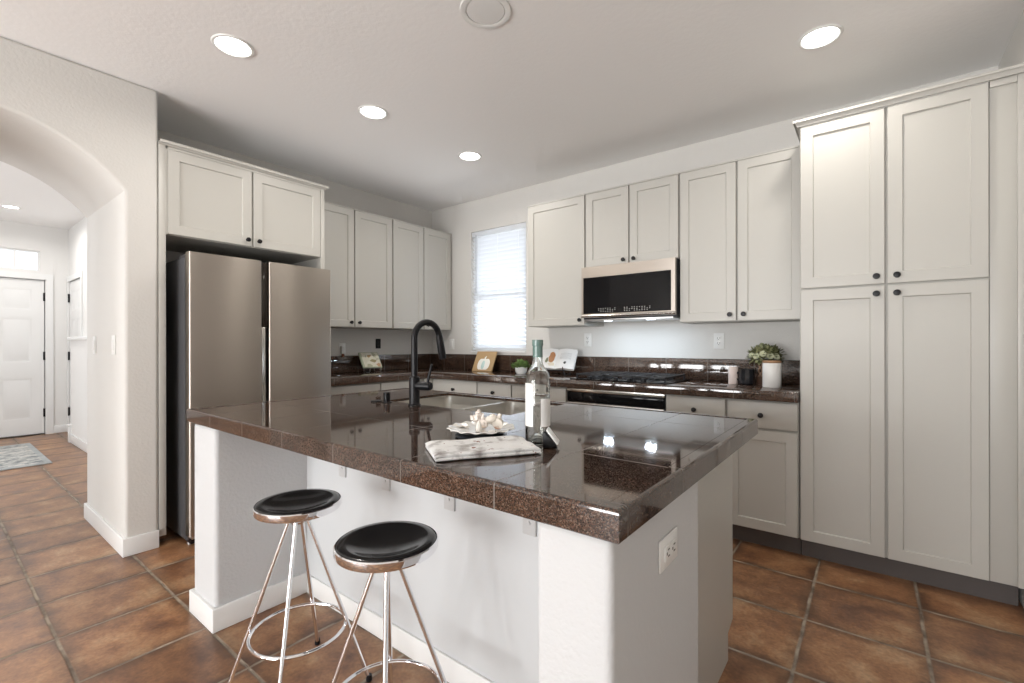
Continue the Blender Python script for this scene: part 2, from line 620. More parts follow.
bl = thing('window_blind', 'white horizontal slat blind lowered over the kitchen window', 'window blind', ((WX0 + WX1) / 2, 0.03, WZ1))
build('headrail', MB().box(WX0 + 0.006, WX1 - 0.006, 0.006, 0.06, WZ1 - 0.055, WZ1 - 0.003, 0.003), M_blind, bl)
mb = MB()
zz = WZ1 - 0.085
ang = math.radians(-42)
while zz > WZ0 + 0.06:
    b = bmesh.new()
    n = 4
    A = []
    for i in range(n + 1):
        t = i / n - 0.5
        bow = 0.003 * (1 - (2 * t) ** 2)
        y_ = t * 0.050 * math.cos(ang) + bow * math.sin(ang)
        z_ = t * 0.050 * math.sin(ang) - bow * math.cos(ang)
        A.append((0.034 + y_, zz + z_))
    poly = A + [(a + 0.0015, c - 0.0020) for a, c in A[::-1]]
    mb.prism(poly, 'x', WX0 + 0.010, WX1 - 0.010)
    zz -= 0.0435
build('slats', mb, M_blind, bl)
build('bottom_rail', MB().box(WX0 + 0.008, WX1 - 0.008, 0.012, 0.058, WZ0 + 0.022, WZ0 + 0.042, 0.004), M_blind, bl)
mb = MB()
for x in (WX0 + 0.10, WX1 - 0.10, (WX0 + WX1) / 2):
    mb.cyl((x, 0.008, WZ0 + 0.04), (x, 0.008, WZ1 - 0.05), 0.0013, 6)
build('ladder_cords', mb, M_blind, bl)
build('tilt_wand', MB().cyl((WX0 + 0.075, -0.004, WZ1 - 0.66), (WX0 + 0.075, -0.004, WZ1 - 0.04), 0.004, 8), mat('wand_grey', (0.45, 0.46, 0.48), 0.3), bl)


# ------------------------------------------------------------------ hall doors, transom
def six_panel(mb, w, h, t):
    """six panel door in local coords: x 0..w, z 0..h, front at y=0 facing -y"""
    st, mid = 0.115, 0.10
    pw = (w - 2 * st - mid) / 2
    xs = [0, st, st + pw, st + pw + mid, w - st, w]
    zs = [0, 0.20, 0.20 + 0.56, 0.96, 0.96 + 0.60, 1.66, h - 0.12, h]
    b = bmesh.new()
    V = {}
    for i, x in enumerate(xs):
        for j, z in enumerate(zs):
            V[i, j] = b.verts.new((x, 0, z))
    for i in range(5):
        for j in range(7):
            f = b.faces.new([V[i, j], V[i + 1, j], V[i + 1, j + 1], V[i, j + 1]])
            if i in (1, 3) and j in (1, 3, 5):
                # recessed and raised field
                x0, x1, z0, z1 = xs[i], xs[i + 1], zs[j], zs[j + 1]
                b.faces.remove(f)
                prev = [V[i, j], V[i + 1, j], V[i + 1, j + 1], V[i, j + 1]]
                for ins, dy in ((0.018, 0.010), (0.030, 0.010), (0.055, 0.003)):
                    cur = [b.verts.new((x0 + ins, dy, z0 + ins)), b.verts.new((x1 - ins, dy, z0 + ins)), b.verts.new((x1 - ins, dy, z1 - ins)), b.verts.new((x0 + ins, dy, z1 - ins))]
                    for k in range(4):
                        b.faces.new([prev[k], prev[(k + 1) % 4], cur[(k + 1) % 4], cur[k]])
                    prev = cur
                b.faces.new(prev)
    bmesh.ops.recalc_face_normals(b, faces=b.faces)
    mb.merge(b)
    mb.box(0, w, 0.012, t, 0, h)
    mb.box(0, 0.004, 0, t, 0, h).box(w - 0.004, w, 0, t, 0, h).box(0, w, 0, t, h - 0.004, h).box(0, w, 0, t, 0, 0.004)
    return mb


def hinge_mb(z, x, y):
    return MB().box(x - 0.018, x + 0.018, y - 0.006, y + 0.004, z - 0.055, z + 0.055, 0.002).cyl((x, y - 0.008, z - 0.058), (x, y - 0.008, z + 0.058), 0.007, 8)


# front door (faces +x): local x -> world y
dw = DY1 - DY0
r = tag(empty('door_1'), kind='structure')
build('door_leaf', six_panel(MB(), dw, DZ - 0.012, 0.044), M_trim, r)
for z in (0.28, 1.05, 1.85):
    build('hinge', hinge_mb(z, dw + 0.003, -0.002), M_black, r)
k = build('door_handle', MB().lathe([(0, 0), (0.03, 0), (0.03, 0.01), (0.012, 0.014), (0.012, 0.04), (0.028, 0.05), (0.03, 0.065), (0.02, 0.078), (0, 0.08)], (0.07, 0, 0.95), 20, Matrix.Rotation(PI / 2, 4, 'X')), M_black, r)
r.location = (HX - 0.03, DY0, 0.012)
r.rotation_euler = (0, 0, PI / 2)
mb = MB().grid([DY0 - 0.09, DY0 - 0.005, DY1 + 0.012, DY1 + 0.08], [0, DZ + 0.01, DZ + 0.085], HX, HX + 0.018, skip={(1, 0)}, axis='x')
struct('trim_1', mb, M_trim)
struct('trim_2', MB().box(HX - 0.1, HX + 0.012, DY0, DY1, 0.0, 0.010), mat('threshold', (0.05, 0.04, 0.03), 0.5))
# transom
r = tag(empty('window_2', (HX, (DY0 + DY1) / 2, TZ0)), kind='structure')
ty0, ty1 = DY0 + 0.06, DY1 - 0.045
tm = -2.86
build('window_frame', MB().grid([ty0, ty0 + 0.02, tm - 0.2825 - 0.01, tm - 0.2825 + 0.01, tm - 0.01, tm + 0.01, ty1 - 0.02, ty1], [TZ0, TZ0 + 0.02, TZ1 - 0.02, TZ1], HX - 0.07, HX - 0.03,
                                skip={(1, 1), (3, 1), (5, 1)}, axis='x'), M_trim, r)
build('pane', MB().box(HX - 0.053, HX - 0.047, ty0 + 0.02, ty1 - 0.02, TZ0 + 0.02, TZ1 - 0.02), M_pane, r)
# side door of the hall (faces -y)
r = tag(empty('door_2'), kind='structure')
build('door_leaf', six_panel(MB(), SD1 - SD0 - 0.01, DZ - 0.015, 0.04), M_trim, r)
for z in (0.28, 1.05, 1.85):
    build('hinge', hinge_mb(z, 0.006, -0.006), M_black, r)
build('door_handle', MB().lathe([(0, 0), (0.032, 0), (0.032, 0.01), (0.013, 0.014), (0.013, 0.04), (0.028, 0.048), (0.032, 0.062), (0.022, 0.078), (0, 0.08)], (SD1 - SD0 - 0.08, 0, 0.93), 20, Matrix.Rotation(PI / 2, 4, 'X')), M_black, r)
r.location = (SD0 + 0.005, -2.345, 0.008)
mb = MB().grid([SD0 - 0.045, SD0, SD1, SD1 + 0.07], [0, DZ, DZ + 0.07], -2.368, -2.35, skip={(1, 0)}, axis='y')
struct('trim_3', mb, M_trim)
# low half wall with a white cap by the stairs, beyond the hall side door
mb = MB().box(-3.90, XA0 - 0.02, -2.47, -2.37, 0, 1.27)
struct('wall_stair', mb, M_wall2)
mb = MB().box(-3.94, XA0 - 0.02, -2.50, -2.352, 1.27, 1.31, 0.006).box(-3.925, -3.85, -2.495, -2.37, 0, 0.20, 0.004).box(-3.935, -3.84, -2.505, -2.37, 0.20, 0.225, 0.008)
struct('trim_4', mb, M_trim)


# ------------------------------------------------------------------ baseboards
def baseboard(name, segs, h=0.105, t=0.014):
    """segs: list of boxes (x0,x1,y0,y1)"""
    mb = MB()
    for x0, x1, y0, y1 in segs:
        mb.box(x0, x1, y0, y1, 0, h, 0.005, 2)
    return struct(name, mb, M_trim)


ba = tag(empty('baseboard_arch', (XA1, YA, 0)), kind='structure')
pl = MB().prism([(XA1 + 0.014, YA - 0.014), (XA1 + 0.014, -2.76), (XA1 - 0.004, -2.76), (XA1 - 0.004, YA + 0.004), (XA0 - 0.014, YA + 0.004), (XA0 - 0.014, YA - 0.014)], 'z', 0, 0.105, 0.004)
build('skirting', pl, M_trim, ba)
y2 = 2 * -3.52 - YA
baseboard('baseboard_left', [(XA1 - 0.002, XA1 + 0.014, YB, y2 + 0.014), (XA0 - 0.014, XA1, y2 - 0.002, y2 + 0.014)])
baseboard('baseboard_right', [(XR - 0.014, XR + 0.002, YB, -0.62)])
baseboard('baseboard_hall', [(HX - 0.002, HX + 0.014, DY1 + 0.08, -2.35), (HX - 0.002, HX + 0.014, HALL_Y, DY0 - 0.09), (-3.84, XA0 - 0.03, -2.484, -2.468)])
baseboard('baseboard_back', [(XA1, 0.74, YB - 0.002, YB + 0.014), (3.86, XR, YB - 0.002, YB + 0.014)])


# ------------------------------------------------------------------ cabinets
KNOB = [(0, 0), (0.010, 0), (0.0065, 0.004), (0.0065, 0.012), (0.0135, 0.017), (0.0155, 0.022), (0.0135, 0.027), (0, 0.029)]


def knob(parent, x, z, y=0.0):
    return build('knob', MB().lathe(KNOB, (x, y, z), 20, Matrix.Rotation(PI / 2, 4, 'X')), M_black, parent)


def cabinet(name, label, loc, rz, wd, dp, h, doors=(), drawers=(), toe=0.0, group=None, left=0.0, right=0.0, cat='cabinet', top_lip=True):
    """local: x 0..wd, door fronts at y=0, body y .02..dp, z 0..h (z from cabinet bottom). doors: (x0,x1,z0,z1,knobx,knobz)"""
    r = thing(name, label, cat, (0, 0, 0), group)
    b = MB()
    z0 = toe
    b.box(0, wd, 0.0195, dp, z0, h, 0.001, 1)
    build('body', b, M_cabin if toe == 0 else M_cabin, r)
    if toe:
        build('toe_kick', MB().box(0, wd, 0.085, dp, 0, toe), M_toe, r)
    if top_lip:
        build('top_edge', MB().box(0, wd, 0.0, 0.0195, h - 0.012, h, 0.002, 1), M_cab, r)
    for x0, x1, a, c, kx, kz in doors:
        d = build('door', MB().panel_door(x0, x1, a, c), M_cab, r)
        if kx is not None:
            knob(d, kx, kz)
    for x0, x1, a, c, kx, kz in drawers:
        d = build('drawer', MB().box(x0, x1, 0, 0.019, a, c, 0.0025, 2), M_cab, r)
        if kx is not None:
            knob(d, kx, kz)
    r.location = loc
    r.rotation_euler = (0, 0, rz)
    return r


UB, UT = 1.368, 2.438
g = 0.006


def upper_pair(name, label, x0, x1, zb, yface=-0.33, rz=0.0, group=None, single=None, knobz=0.045):
    wd = x1 - x0
    h = UT - zb
    if single:
        kx = wd - 0.045 if single == 'R' else 0.045
        ds = [(g, wd - g, 0.004, h - 0.014, kx, knobz)]
    else:
        m = wd / 2
        ds = [(g, m - g, 0.004, h - 0.014, m - 0.042, knobz), (m + g, wd - g, 0.004, h - 0.014, m + 0.042, knobz)]
    if rz == 0:
        return cabinet(name, label, (x0, yface, zb), 0, wd, abs(yface) - 0.002, h, ds, group=group)
    return cabinet(name, label, (-yface, x0, zb), rz, wd, abs(yface) - 0.002, h, ds, group=group)


G_up = None
upper_pair('wall_cabinet', 'greige single-door wall cabinet between the window and the microwave', 1.594, 2.169, UB, single='R')
upper_pair('wall_cabinet', 'short two-door greige wall cabinet directly above the microwave', 2.171, 2.922, 1.828, knobz=0.034)
upper_pair('wall_cabinet', 'tall two-door greige wall cabinet between microwave and pantry', 2.924, 3.676, UB)
upper_pair('wall_cabinet', 'two-door greige wall cabinet next to the refrigerator, partly behind its surround', -1.652, -0.814, UB, rz=PI / 2)
upper_pair('wall_cabinet', 'two-door greige wall cabinet in the corner, left of the window', -0.810, -0.022, UB, rz=PI / 2)

# pantry
PX0, PX1 = 3.682, 4.437
pw = PX1 - PX0
m = pw / 2 + 0.003
sp = 1.522
ds = [(g, m - g, 0.118, sp - 0.005, m - 0.040, sp - 0.045), (m + g, pw - 0.004, 0.118, sp - 0.005, m + 0.042, sp - 0.045),
      (g, m - g, sp + 0.006, 2.432, m - 0.040, sp + 0.045), (m + g, pw - 0.004, sp + 0.006, 2.432, m + 0.042, sp + 0.045)]
pan = cabinet('pantry_cabinet', 'full-height four-door greige pantry cabinet against the right wall', (PX0, -0.605, 0), 0, pw, 0.60, 2.44, ds, toe=0.115, top_lip=False)
pan_l = Vector((PX0, -0.605, 0))


def crown_poly(d=0.045, h=0.05):
    # (outwards, up) profile
    return [(0, 0), (0.010, 0.0), (0.014, 0.012), (0.026, 0.026), (d - 0.004, h - 0.014), (d, h - 0.012), (d, h), (0, h)]


def crown_run(mb, pts, z, outs, prof):
    """sweep a profile along an xy polyline; outs = outward mitre vectors per point"""
    b = bmesh.new()
    R = []
    for (x, y), (ox, oy) in zip(pts, outs):
        R.append([b.verts.new((x + ox * d, y + oy * d, z + u)) for d, u in prof])
    n = len(prof)
    for A, B in zip(R[:-1], R[1:]):
        for i in range(n):
            b.faces.new((A[i], A[(i + 1) % n], B[(i + 1) % n], B[i]))
    b.faces.new(R[0])
    b.faces.new(R[-1][::-1])
    bmesh.ops.recalc_face_normals(b, faces=b.faces)
    mb.merge(b)
    return mb


# children are given in the pantry's own space (rotation 0)
mb = crown_run(MB(), [(0, 0.59), (0, 0.002), (XR - PX0 - 0.003, 0.002)], 2.436, [(-1, 0), (-1, -1), (0, -1)], crown_poly(0.028, 0.032))
mb.xf(Matrix.Translation(pan_l))
build('crown_moulding', mb, M_cab, pan)
fx0 = pw
mb = MB().box(fx0, fx0 + 0.088, 0.014, 0.033, 0.115, 2.436, 0.001).box(fx0 + 0.088, XR - PX0 - 0.002, 0.002, 0.033, 0.115, 2.436, 0.002).box(fx0, fx0 + 0.0875, 0.003, 0.0325, 2.405, 2.435, 0.002)
mb.box(fx0, XR - PX0 - 0.003, 0.006, 0.03, 2.4365, 2.462)
mb.xf(Matrix.Translation(pan_l))
o = build('filler_panel', mb, M_cab, pan)
build('toe_kick', MB().box(fx0, XR - PX0 - 0.016, 0.085, 0.12, 0, 0.115).xf(Matrix.Translation(pan_l)), M_toe, pan)

# base cabinets on the range wall: drawer over door
CT0, CT1 = 0.887, 0.946


def base_unit(label, x0, x1, rz=0.0, face=0.60, doors=1, kn='C'):
    wd = x1 - x0
    dt, db = CT0 - 0.012, 0.722
    drs = [(g, wd - g, db, dt, wd / 2, (dt + db) / 2)]
    if doors == 1:
        dd = [(g, wd - g, 0.118, 0.708, wd - 0.04 if kn == 'R' else 0.04, 0.66)]
    elif doors == 2:
        m = wd / 2
        dd = [(g, m - g / 2, 0.118, 0.708, m - 0.04, 0.66), (m + g / 2, wd - g, 0.118, 0.708, m + 0.04, 0.66)]
    loc = (x0, -face, 0) if rz == 0 else (face, x0, 0)
    return cabinet('base_cabinet', label, loc, rz, wd, face - 0.003, CT0 - 0.001, dd, drs, toe=0.115, top_lip=False)


base_unit('greige base cabinet with drawer under the range-wall counter, nearest the corner', 0.66, 1.232)
base_unit('narrow greige base cabinet with drawer below the potted succulent', 1.234, 1.62)
base_unit('greige base cabinet with drawer just left of the built-in oven', 1.622, 2.155, kn='R')
base_unit('narrow greige base cabinet with drawer just right of the built-in oven', 2.918, 3.295, kn='R')
base_unit('greige base cabinet with drawer beside the tall pantry', 3.297, 3.678, kn='L')
base_unit('greige base cabinet with drawer under the left-wall counter beside the refrigerator', -1.652, -1.152, rz=PI / 2)
base_unit('greige base cabinet with drawer under the left-wall counter nearest the corner', -1.150, -0.66, rz=PI / 2)
# blind corner carcass filler
r = thing('corner_cabinet', 'greige corner base cabinet where the two counters meet', 'cabinet', (0.3, -0.3, 0))
build('body', MB().box(0.004, 0.652, -0.652, -0.004, 0.115, CT0 - 0.001), M_cab, r)
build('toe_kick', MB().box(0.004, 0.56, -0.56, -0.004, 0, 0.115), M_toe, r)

# refrigerator surround cabinet, faces +x. local x -> world y
SY0, SY1 = -2.758, -1.686
sw = SY1 - SY0
FX = 0.61
fz0 = 1.893
r = thing('refrigerator_surround', 'greige two-door cabinet over the refrigerator with floor-length side panels', 'cabinet')
build('body', MB().box(0.035, sw - 0.03, 0.0195, FX - 0.003, fz0, 2.432), M_cabin, r)
build('side_panel', MB().box(0, 0.036, 0.0, FX - 0.003, 0.06, 2.437, 0.002), M_cab, r)
build('side_panel', MB().box(sw - 0.032, sw, 0.0, FX - 0.003, 0.0, 2.437, 0.002), M_cab, r)
md = sw * 0.502
for x0, x1, kx in ((0.048, md - g, md - 0.036), (md + g, sw - 0.036, md + 0.038)):
    d = build('door', MB().panel_door(x0, x1, fz0 + 0.004, 2.415), M_cab, r)
    knob(d, kx, fz0 + 0.045)
build('face_frame', MB().box(0.036, 0.046, 0.003, 0.02, fz0, 2.437).box(0.036, sw - 0.032, 0.003, 0.02, 2.417, 2.437), M_cab, r)
build('crown_moulding', crown_run(MB(), [(-0.0, 0.002), (sw, 0.002), (sw, FX - 0.34)], 2.432, [(0, -1), (1, -1), (1, 0)], crown_poly(0.024, 0.022)), M_cab, r)
r.location = (FX, SY0, 0)
r.rotation_euler = (0, 0, PI / 2)

# ------------------------------------------------------------------ perimeter worktop
cw = thing('worktop', 'L-shaped brown granite tile worktop with backsplash along both walls', 'countertop', (0.3, -0.3, CT0))
b = MB().prism([(0.003, -0.003), (3.68, -0.003), (3.68, -0.635), (0.635, -0.635), (0.635, -1.654), (0.003, -1.654)], 'z', CT0, CT1, 0.004)
build('top', b, M_gran, cw)
b = MB().box(0.004, 3.68, -0.016, -0.001, CT1, 1.106, 0.003).box(0.001, 0.016, -1.654, -0.004, CT1, 1.106, 0.003)
build('backsplash', b, M_gran, cw)

# ------------------------------------------------------------------ island
IX0, IX1, IY0, IY1 = 1.52, 3.652, -2.895, -1.634
IZ0, IZ1 = 0.866, 0.925
SX0, SX1, SYa, SYb = 1.985, 2.81, -2.14, -1.690
iw = thing('island_worktop', 'large brown granite tile worktop of the kitchen island', 'countertop', ((IX0 + IX1) / 2, (IY0 + IY1) / 2, IZ0))
e = 0.038
b = MB().grid([IX0 + e, SX0, SX1, IX1 - e], [IY0 + e, SYa, SYb, IY1 - 0.02], IZ1 - 0.014, IZ1 - 0.0012, skip={(1, 1)})
build('top', b, M_gran_is, iw)
b = MB().grid([IX0 + e, SX0 - 0.035, SX1 + 0.035, IX1 - e], [IY0 + e, SYa - 0.035, SYb + 0.02, IY1 - 0.022], IZ0 + 0.002, IZ1 - 0.0145, skip={(1, 1)})
build('substrate', b, M_toe, iw)


def trim_sweep(mb, rect, e, z0, z1, r=0.008):
    x0, x1, y0, y1 = rect
    # closed sweep of a rounded bar with mitred corners; far side bar narrower handled by same width
    prof = []
    for a in range(0, 91, 30):
        t = math.radians(a)
        prof.append((r - r * math.cos(t), z1 - r + r * math.sin(t)))
    prof += [(e - 0.004, z1), (e, z1 - 0.003), (e, z0), (0.003, z0), (0, z0 + 0.003)]
    b = bmesh.new()
    C = [((x0, y0), (1, 1)), ((x1, y0), (-1, 1)), ((x1, y1), (-1, -1)), ((x0, y1), (1, -1))]
    ee = [1, 1, 1, 1]
    R = []
    for i, ((x, y), (sx, sy)) in enumerate(C):
        fy = 1.0 if i < 2 else 0.55
        R.append([b.verts.new((x + sx * d, y + sy * d * fy, z)) for d, z in prof])
    n = len(prof)
    for i in range(4):
        A, B = R[i], R[(i + 1) % 4]
        for k in range(n):
            b.faces.new((A[k], A[(k + 1) % n], B[(k + 1) % n], B[k]))
    bmesh.ops.recalc_face_normals(b, faces=b.faces)
    mb.merge(b)
    return mb


build('edge_trim', trim_sweep(MB(), (IX0, IX1, IY0, IY1), e, IZ0, IZ1 + 0.001), M_gran_is, iw, smooth=12)

isl = thing('kitchen_island', 'white textured kitchen island with end walls and seating recess', 'kitchen island', (2.6, -2.2, 0))
M_isl = mat('island_paint', (0.60, 0.605, 0.61), 0.85)
add_noise_bump(M_isl, 75, 0.45, 0.004, 3)


def soft(mb_fn, name, mtl, parent, wdt=0.018):
    o = build(name, mb_fn, mtl, parent, smooth=30)
    bv = o.modifiers.new('bevel', 'BEVEL')
    bv.width = wdt
    bv.segments = 4
    bv.limit_method = 'ANGLE'
    return o


soft(MB().box(1.552, 1.797, -2.878, -2.45, 0, IZ0 - 0.001), 'end_wall', M_isl, isl)
soft(MB().box(3.460, 3.628, -2.878, -2.33, 0, IZ0 - 0.001), 'end_wall', M_isl, isl, 0.016)
build('back_panel', MB().box(1.60, 3.52, -2.47, -2.40, 0, IZ0 - 0.001), mat('panel_white', (0.61, 0.625, 0.635), 0.5), isl)
# cabinet run facing the range (carcass as hollow shell around the sink)
shell = MB().box(1.60, 1.62, -2.40, -1.68, 0.105, IZ0 - 0.001).prism([(-2.40, 0), (-1.735, 0), (-1.735, 0.105), (-1.66, 0.125), (-1.66, IZ0 - 0.001), (-2.40, IZ0 - 0.001)], 'x', 3.545, 3.565)
shell.box(1.62, 3.545, -2.40, -1.70, 0.10, 0.12).box(1.62, 3.545, -1.70, -1.68, 0.105, IZ0 - 0.001)
build('body', shell, M_cab, isl)
build('toe_kick', MB().box(1.60, 3.545, -1.76, -1.74, 0, 0.10), M_toe, isl)
xs = [1.61, 1.97, 2.39, 2.81, 3.18, 3.55]
for a, c in zip(xs[:-1], xs[1:]):
    d = MB().panel_door(-c + g / 2, -a - g / 2, 0.115, 0.70).xf(Matrix.Rotation(PI, 4, 'Z')).xf(Matrix.Translation((0, -1.661, 0)))
    d = build('door', d, M_cab, isl)
    d2 = build('drawer', MB().box(a + g / 2, c - g / 2, -1.680, -1.661, 0.712, 0.855, 0.002), M_cab, isl)
    kb = MB().lathe(KNOB, ((a + c) / 2, -1.661, 0.785), 16, Matrix.Rotation(-PI / 2, 4, 'X'))
    build('knob', kb, M_black, d2)
# skirting around the left end wall and recess
sk = MB().prism([(1.538, -2.892), (1.811, -2.892), (1.811, -2.471), (1.795, -2.471), (1.795, -2.876), (1.554, -2.876), (1.554, -2.45), (1.538, -2.45)], 'z', 0, 0.10, 0.004)
build('skirting', sk, M_trim, isl)
build('skirting', MB().box(1.811, 3.482, -2.480, -2.468, 0, 0.09, 0.004), M_trim, isl)
# steel L brackets carrying the overhang
for x in (2.115, 2.43, 2.80, 3.155):
    mb = MB().box(x - 0.025, x + 0.025, -2.478, -2.470, 0.622, IZ0 - 0.001, 0.001).box(x - 0.025, x + 0.025, -2.85, -2.470, IZ0 - 0.009, IZ0 - 0.001, 0.001)
    mb.cyl((x, -2.482, 0.66), (x, -2.478, 0.66), 0.006, 8)
    build('bracket', mb, M_bracket, isl)


# ------------------------------------------------------------------ outlets and switches
def plate(label, loc, rz, kind='outlet', mtl=None, w_=0.072, h_=0.116, name='wall_outlet', cat='outlet', roll=0):
    """local: faces -y, centre at origin"""
    r = thing(name, label, cat)
    build('cover_plate', MB().box(-w_ / 2, w_ / 2, -0.005, 0, -h_ / 2, h_ / 2, 0.002), mtl or M_white, r)
    if kind == 'outlet':
        for zc in (-0.0185, 0.0185):
            f = build('socket_face', MB().box(-0.017, 0.017, -0.009, -0.004, zc - 0.0165, zc + 0.0165, 0.003), mtl or M_white, r)
            mb = MB().box(-0.009, -0.006, -0.0096, -0.008, zc - 0.002, zc + 0.009).box(0.006, 0.009, -0.0096, -0.008, zc - 0.002, zc + 0.009).box(-0.003, 0.003, -0.0096, -0.008, zc - 0.010, zc - 0.005)
            build('pin_holes', mb, M_toe, f)
    else:
        n = int(round(w_ / 0.06)) if w_ > 0.09 else 1
        for i in range(n):
            cx = (i - (n - 1) / 2) * 0.046
            build('rocker', MB().box(cx - 0.016, cx + 0.016, -0.009, -0.004, -0.033, 0.033, 0.003), M_white, r)
    r.location = loc
    r.rotation_euler = (0, roll, rz)
    return r


plate('white outlet on the end wall of the kitchen island', (3.6285, -2.585, 0.745), PI / 2, 'outlet', roll=PI / 2)
plate('white outlet on the wall to the left of the cooktop', (2.016, -0.0005, 1.252), 0)
plate('white outlet on the wall between cooktop and pantry, above the mug', (3.108, -0.0005, 1.238), 0)
plate('white switch on the wall between the corner and the window', (0.318, -0.0005, 1.215), 0, 'switch', name='light_switch', cat='light switch')
plate('black outlet on the left wall above the small framed print', (0.0005, -0.746, 1.222), PI / 2, 'outlet', M_black, 0.06, 0.10)
plate('white light switch inside the archway, farther from the kitchen', (-0.108, YA - 0.0005, 1.216), 0, 'switch', name='light_switch', cat='light switch')
plate('white light switch inside the archway, nearer to the kitchen', (0.38, YA - 0.0005, 1.217), 0, 'switch', name='light_switch', cat='light switch')
# plug-in air freshener on the left wall
r = thing('air_freshener', 'white plug-in air freshener with amber vial on the left wall', 'air freshener', (0.001, -1.155, 1.13))
build('cover_plate', MB().box(0.001, 0.006, -1.19, -1.12, 1.11, 1.225, 0.002), M_white, r)
build('housing', MB().box(0.006, 0.045, -1.182, -1.142, 1.125, 1.20, 0.008), M_white, r)
build('vial', MB().lathe([(0, 0), (0.013, 0), (0.014, 0.02), (0.009, 0.03), (0, 0.032)], (0.028, -1.162, 1.098), 16), mat('amber', (0.25, 0.10, 0.06), 0.2), r)

# ------------------------------------------------------------------ ceiling fixtures
def downlight(label, x, y, z=CZ, r_=0.083, group=None, power=4.5, color=(1.0, 0.95, 0.88)):
    r = thing('recessed_downlight', label, 'ceiling light', (x, y, z), group)
    build('trim_ring', MB().lathe([(r_ + 0.014, 0), (r_ + 0.010, -0.006), (r_, -0.007), (r_ - 0.006, -0.002), (r_ - 0.006, 0)], (x, y, z), 40), M_white, r)
    build('lens', MB().lathe([(r_ - 0.006, -0.001), (r_ * 0.5, -0.003), (0, -0.003)], (x, y, z), 40), M_lamp, r)
    a = area('downlight_lamp', (x, y, z - 0.02), (0, 0, 0), r_ * 1.7, 0, power, color, 'DISK', math.radians(165))
    a.parent = r
    a.location = (0, 0, -0.02)


downlight('lit round recessed ceiling light nearest the archway, above the refrigerator side', 1.423, -2.659)
downlight('middle one of the row of three lit recessed ceiling lights on the left', 1.412, -1.808)
downlight('lit round recessed ceiling light nearest the corner and the window', 1.423, -0.889)
downlight('lit round recessed ceiling light above the pantry side on the right', 3.802, -0.89)
downlight('small lit recessed light in the hall ceiling beyond the archway', -3.9, -2.98, HZ, 0.07, power=8, color=(1, 0.98, 0.95))
x, y = 2.61, -2.055
r = thing('ceiling_speaker', 'round white flush ceiling speaker over the island at the top edge', 'ceiling speaker', (x, y, CZ))
build('trim_ring', MB().lathe([(0.118, 0), (0.116, -0.006), (0.098, -0.009), (0.090, -0.006), (0.090, 0)], (x, y, CZ), 48), M_white, r)
build('grille', MB().lathe([(0.090, -0.001), (0.085, -0.006), (0.04, -0.008), (0, -0.008)], (x, y, CZ), 48), mat('speaker_grille', (0.82, 0.82, 0.81), 0.6), r)

# ------------------------------------------------------------------ refrigerator
FY0, FY1 = -2.660, -1.742
fx = 0.80
fr = thing('refrigerator', 'stainless steel side-by-side refrigerator under the surround cabinet', 'refrigerator', (0.4, (FY0 + FY1) / 2, 0))
FT = 1.775
build('body', MB().box(0.06, 0.725, FY0 + 0.008, FY1 - 0.008, 0.03, FT - 0.02, 0.006), M_fridgeside, fr)
build('top_hinge_cover', MB().box(0.60, 0.765, FY0 + 0.01, FY0 + 0.13, FT - 0.021, FT - 0.002, 0.005).box(0.60, 0.765, FY1 - 0.13, FY1 - 0.01, FT - 0.021, FT - 0.002, 0.005), M_fridgeside, fr)
S1, S2 = -2.243, -2.196   # gap strip
ZB = 0.07


def fdoor(y0, y1, z0, z1, name='door'):
    # front with softly rounded vertical edges
    r_ = 0.012
    poly = [(0.735, y0), (fx - r_, y0)]
    for a in (22, 45, 68, 90):
        t = math.radians(a)
        poly.append((fx - r_ + r_ * math.sin(t), y0 + r_ - r_ * math.cos(t)))
    for a in (0, 22, 45, 68, 90):
        t = math.radians(a)
        poly.append((fx - r_ + r_ * math.cos(t), y1 - r_ + r_ * math.sin(t)))
    poly.append((0.735, y1))
    return build(name, MB().prism(poly, 'z', z0, z1), M_steel, fr)


ld = fdoor(FY0, S1, ZB, FT)
rd = fdoor(S2, FY1, ZB, FT)
# dark centre recess, upper part display, lower part steel pull
build('display_strip', MB().box(0.735, 0.775, S1 + 0.001, S2 - 0.001, 1.335, FT - 0.004, 0.002), mat('display_black', (0.02, 0.014, 0.01), 0.08), ld)
build('recess', MB().box(0.735, 0.745, S1 + 0.001, S2 - 0.001, ZB, 1.334), M_black, ld)
build('handle', MB().prism([(0.745, S1 + 0.001), (0.795, S1 + 0.001), (0.788, S1 + 0.026), (0.750, S1 + 0.030)], 'z', 0.45, 1.333, 0.002), M_steel2, ld)
build('base_grille', MB().box(0.66, 0.755, FY0 + 0.02, FY1 - 0.02, 0.012, 0.068, 0.003), M_black, fr)
for y in (FY0 + 0.035, FY1 - 0.035):
    for x in (0.15, 0.70):
        build('foot', MB().lathe([(0, 0), (0.018, 0), (0.018, 0.012), (0.008, 0.016), (0.008, 0.035), (0, 0.035)], (x, y, 0), 14), M_nickel, fr)
    build('hinge_bracket', MB().box(0.735, 0.79, y - 0.02, y + 0.02, 0.05, 0.069, 0.003), M_nickel, fr)

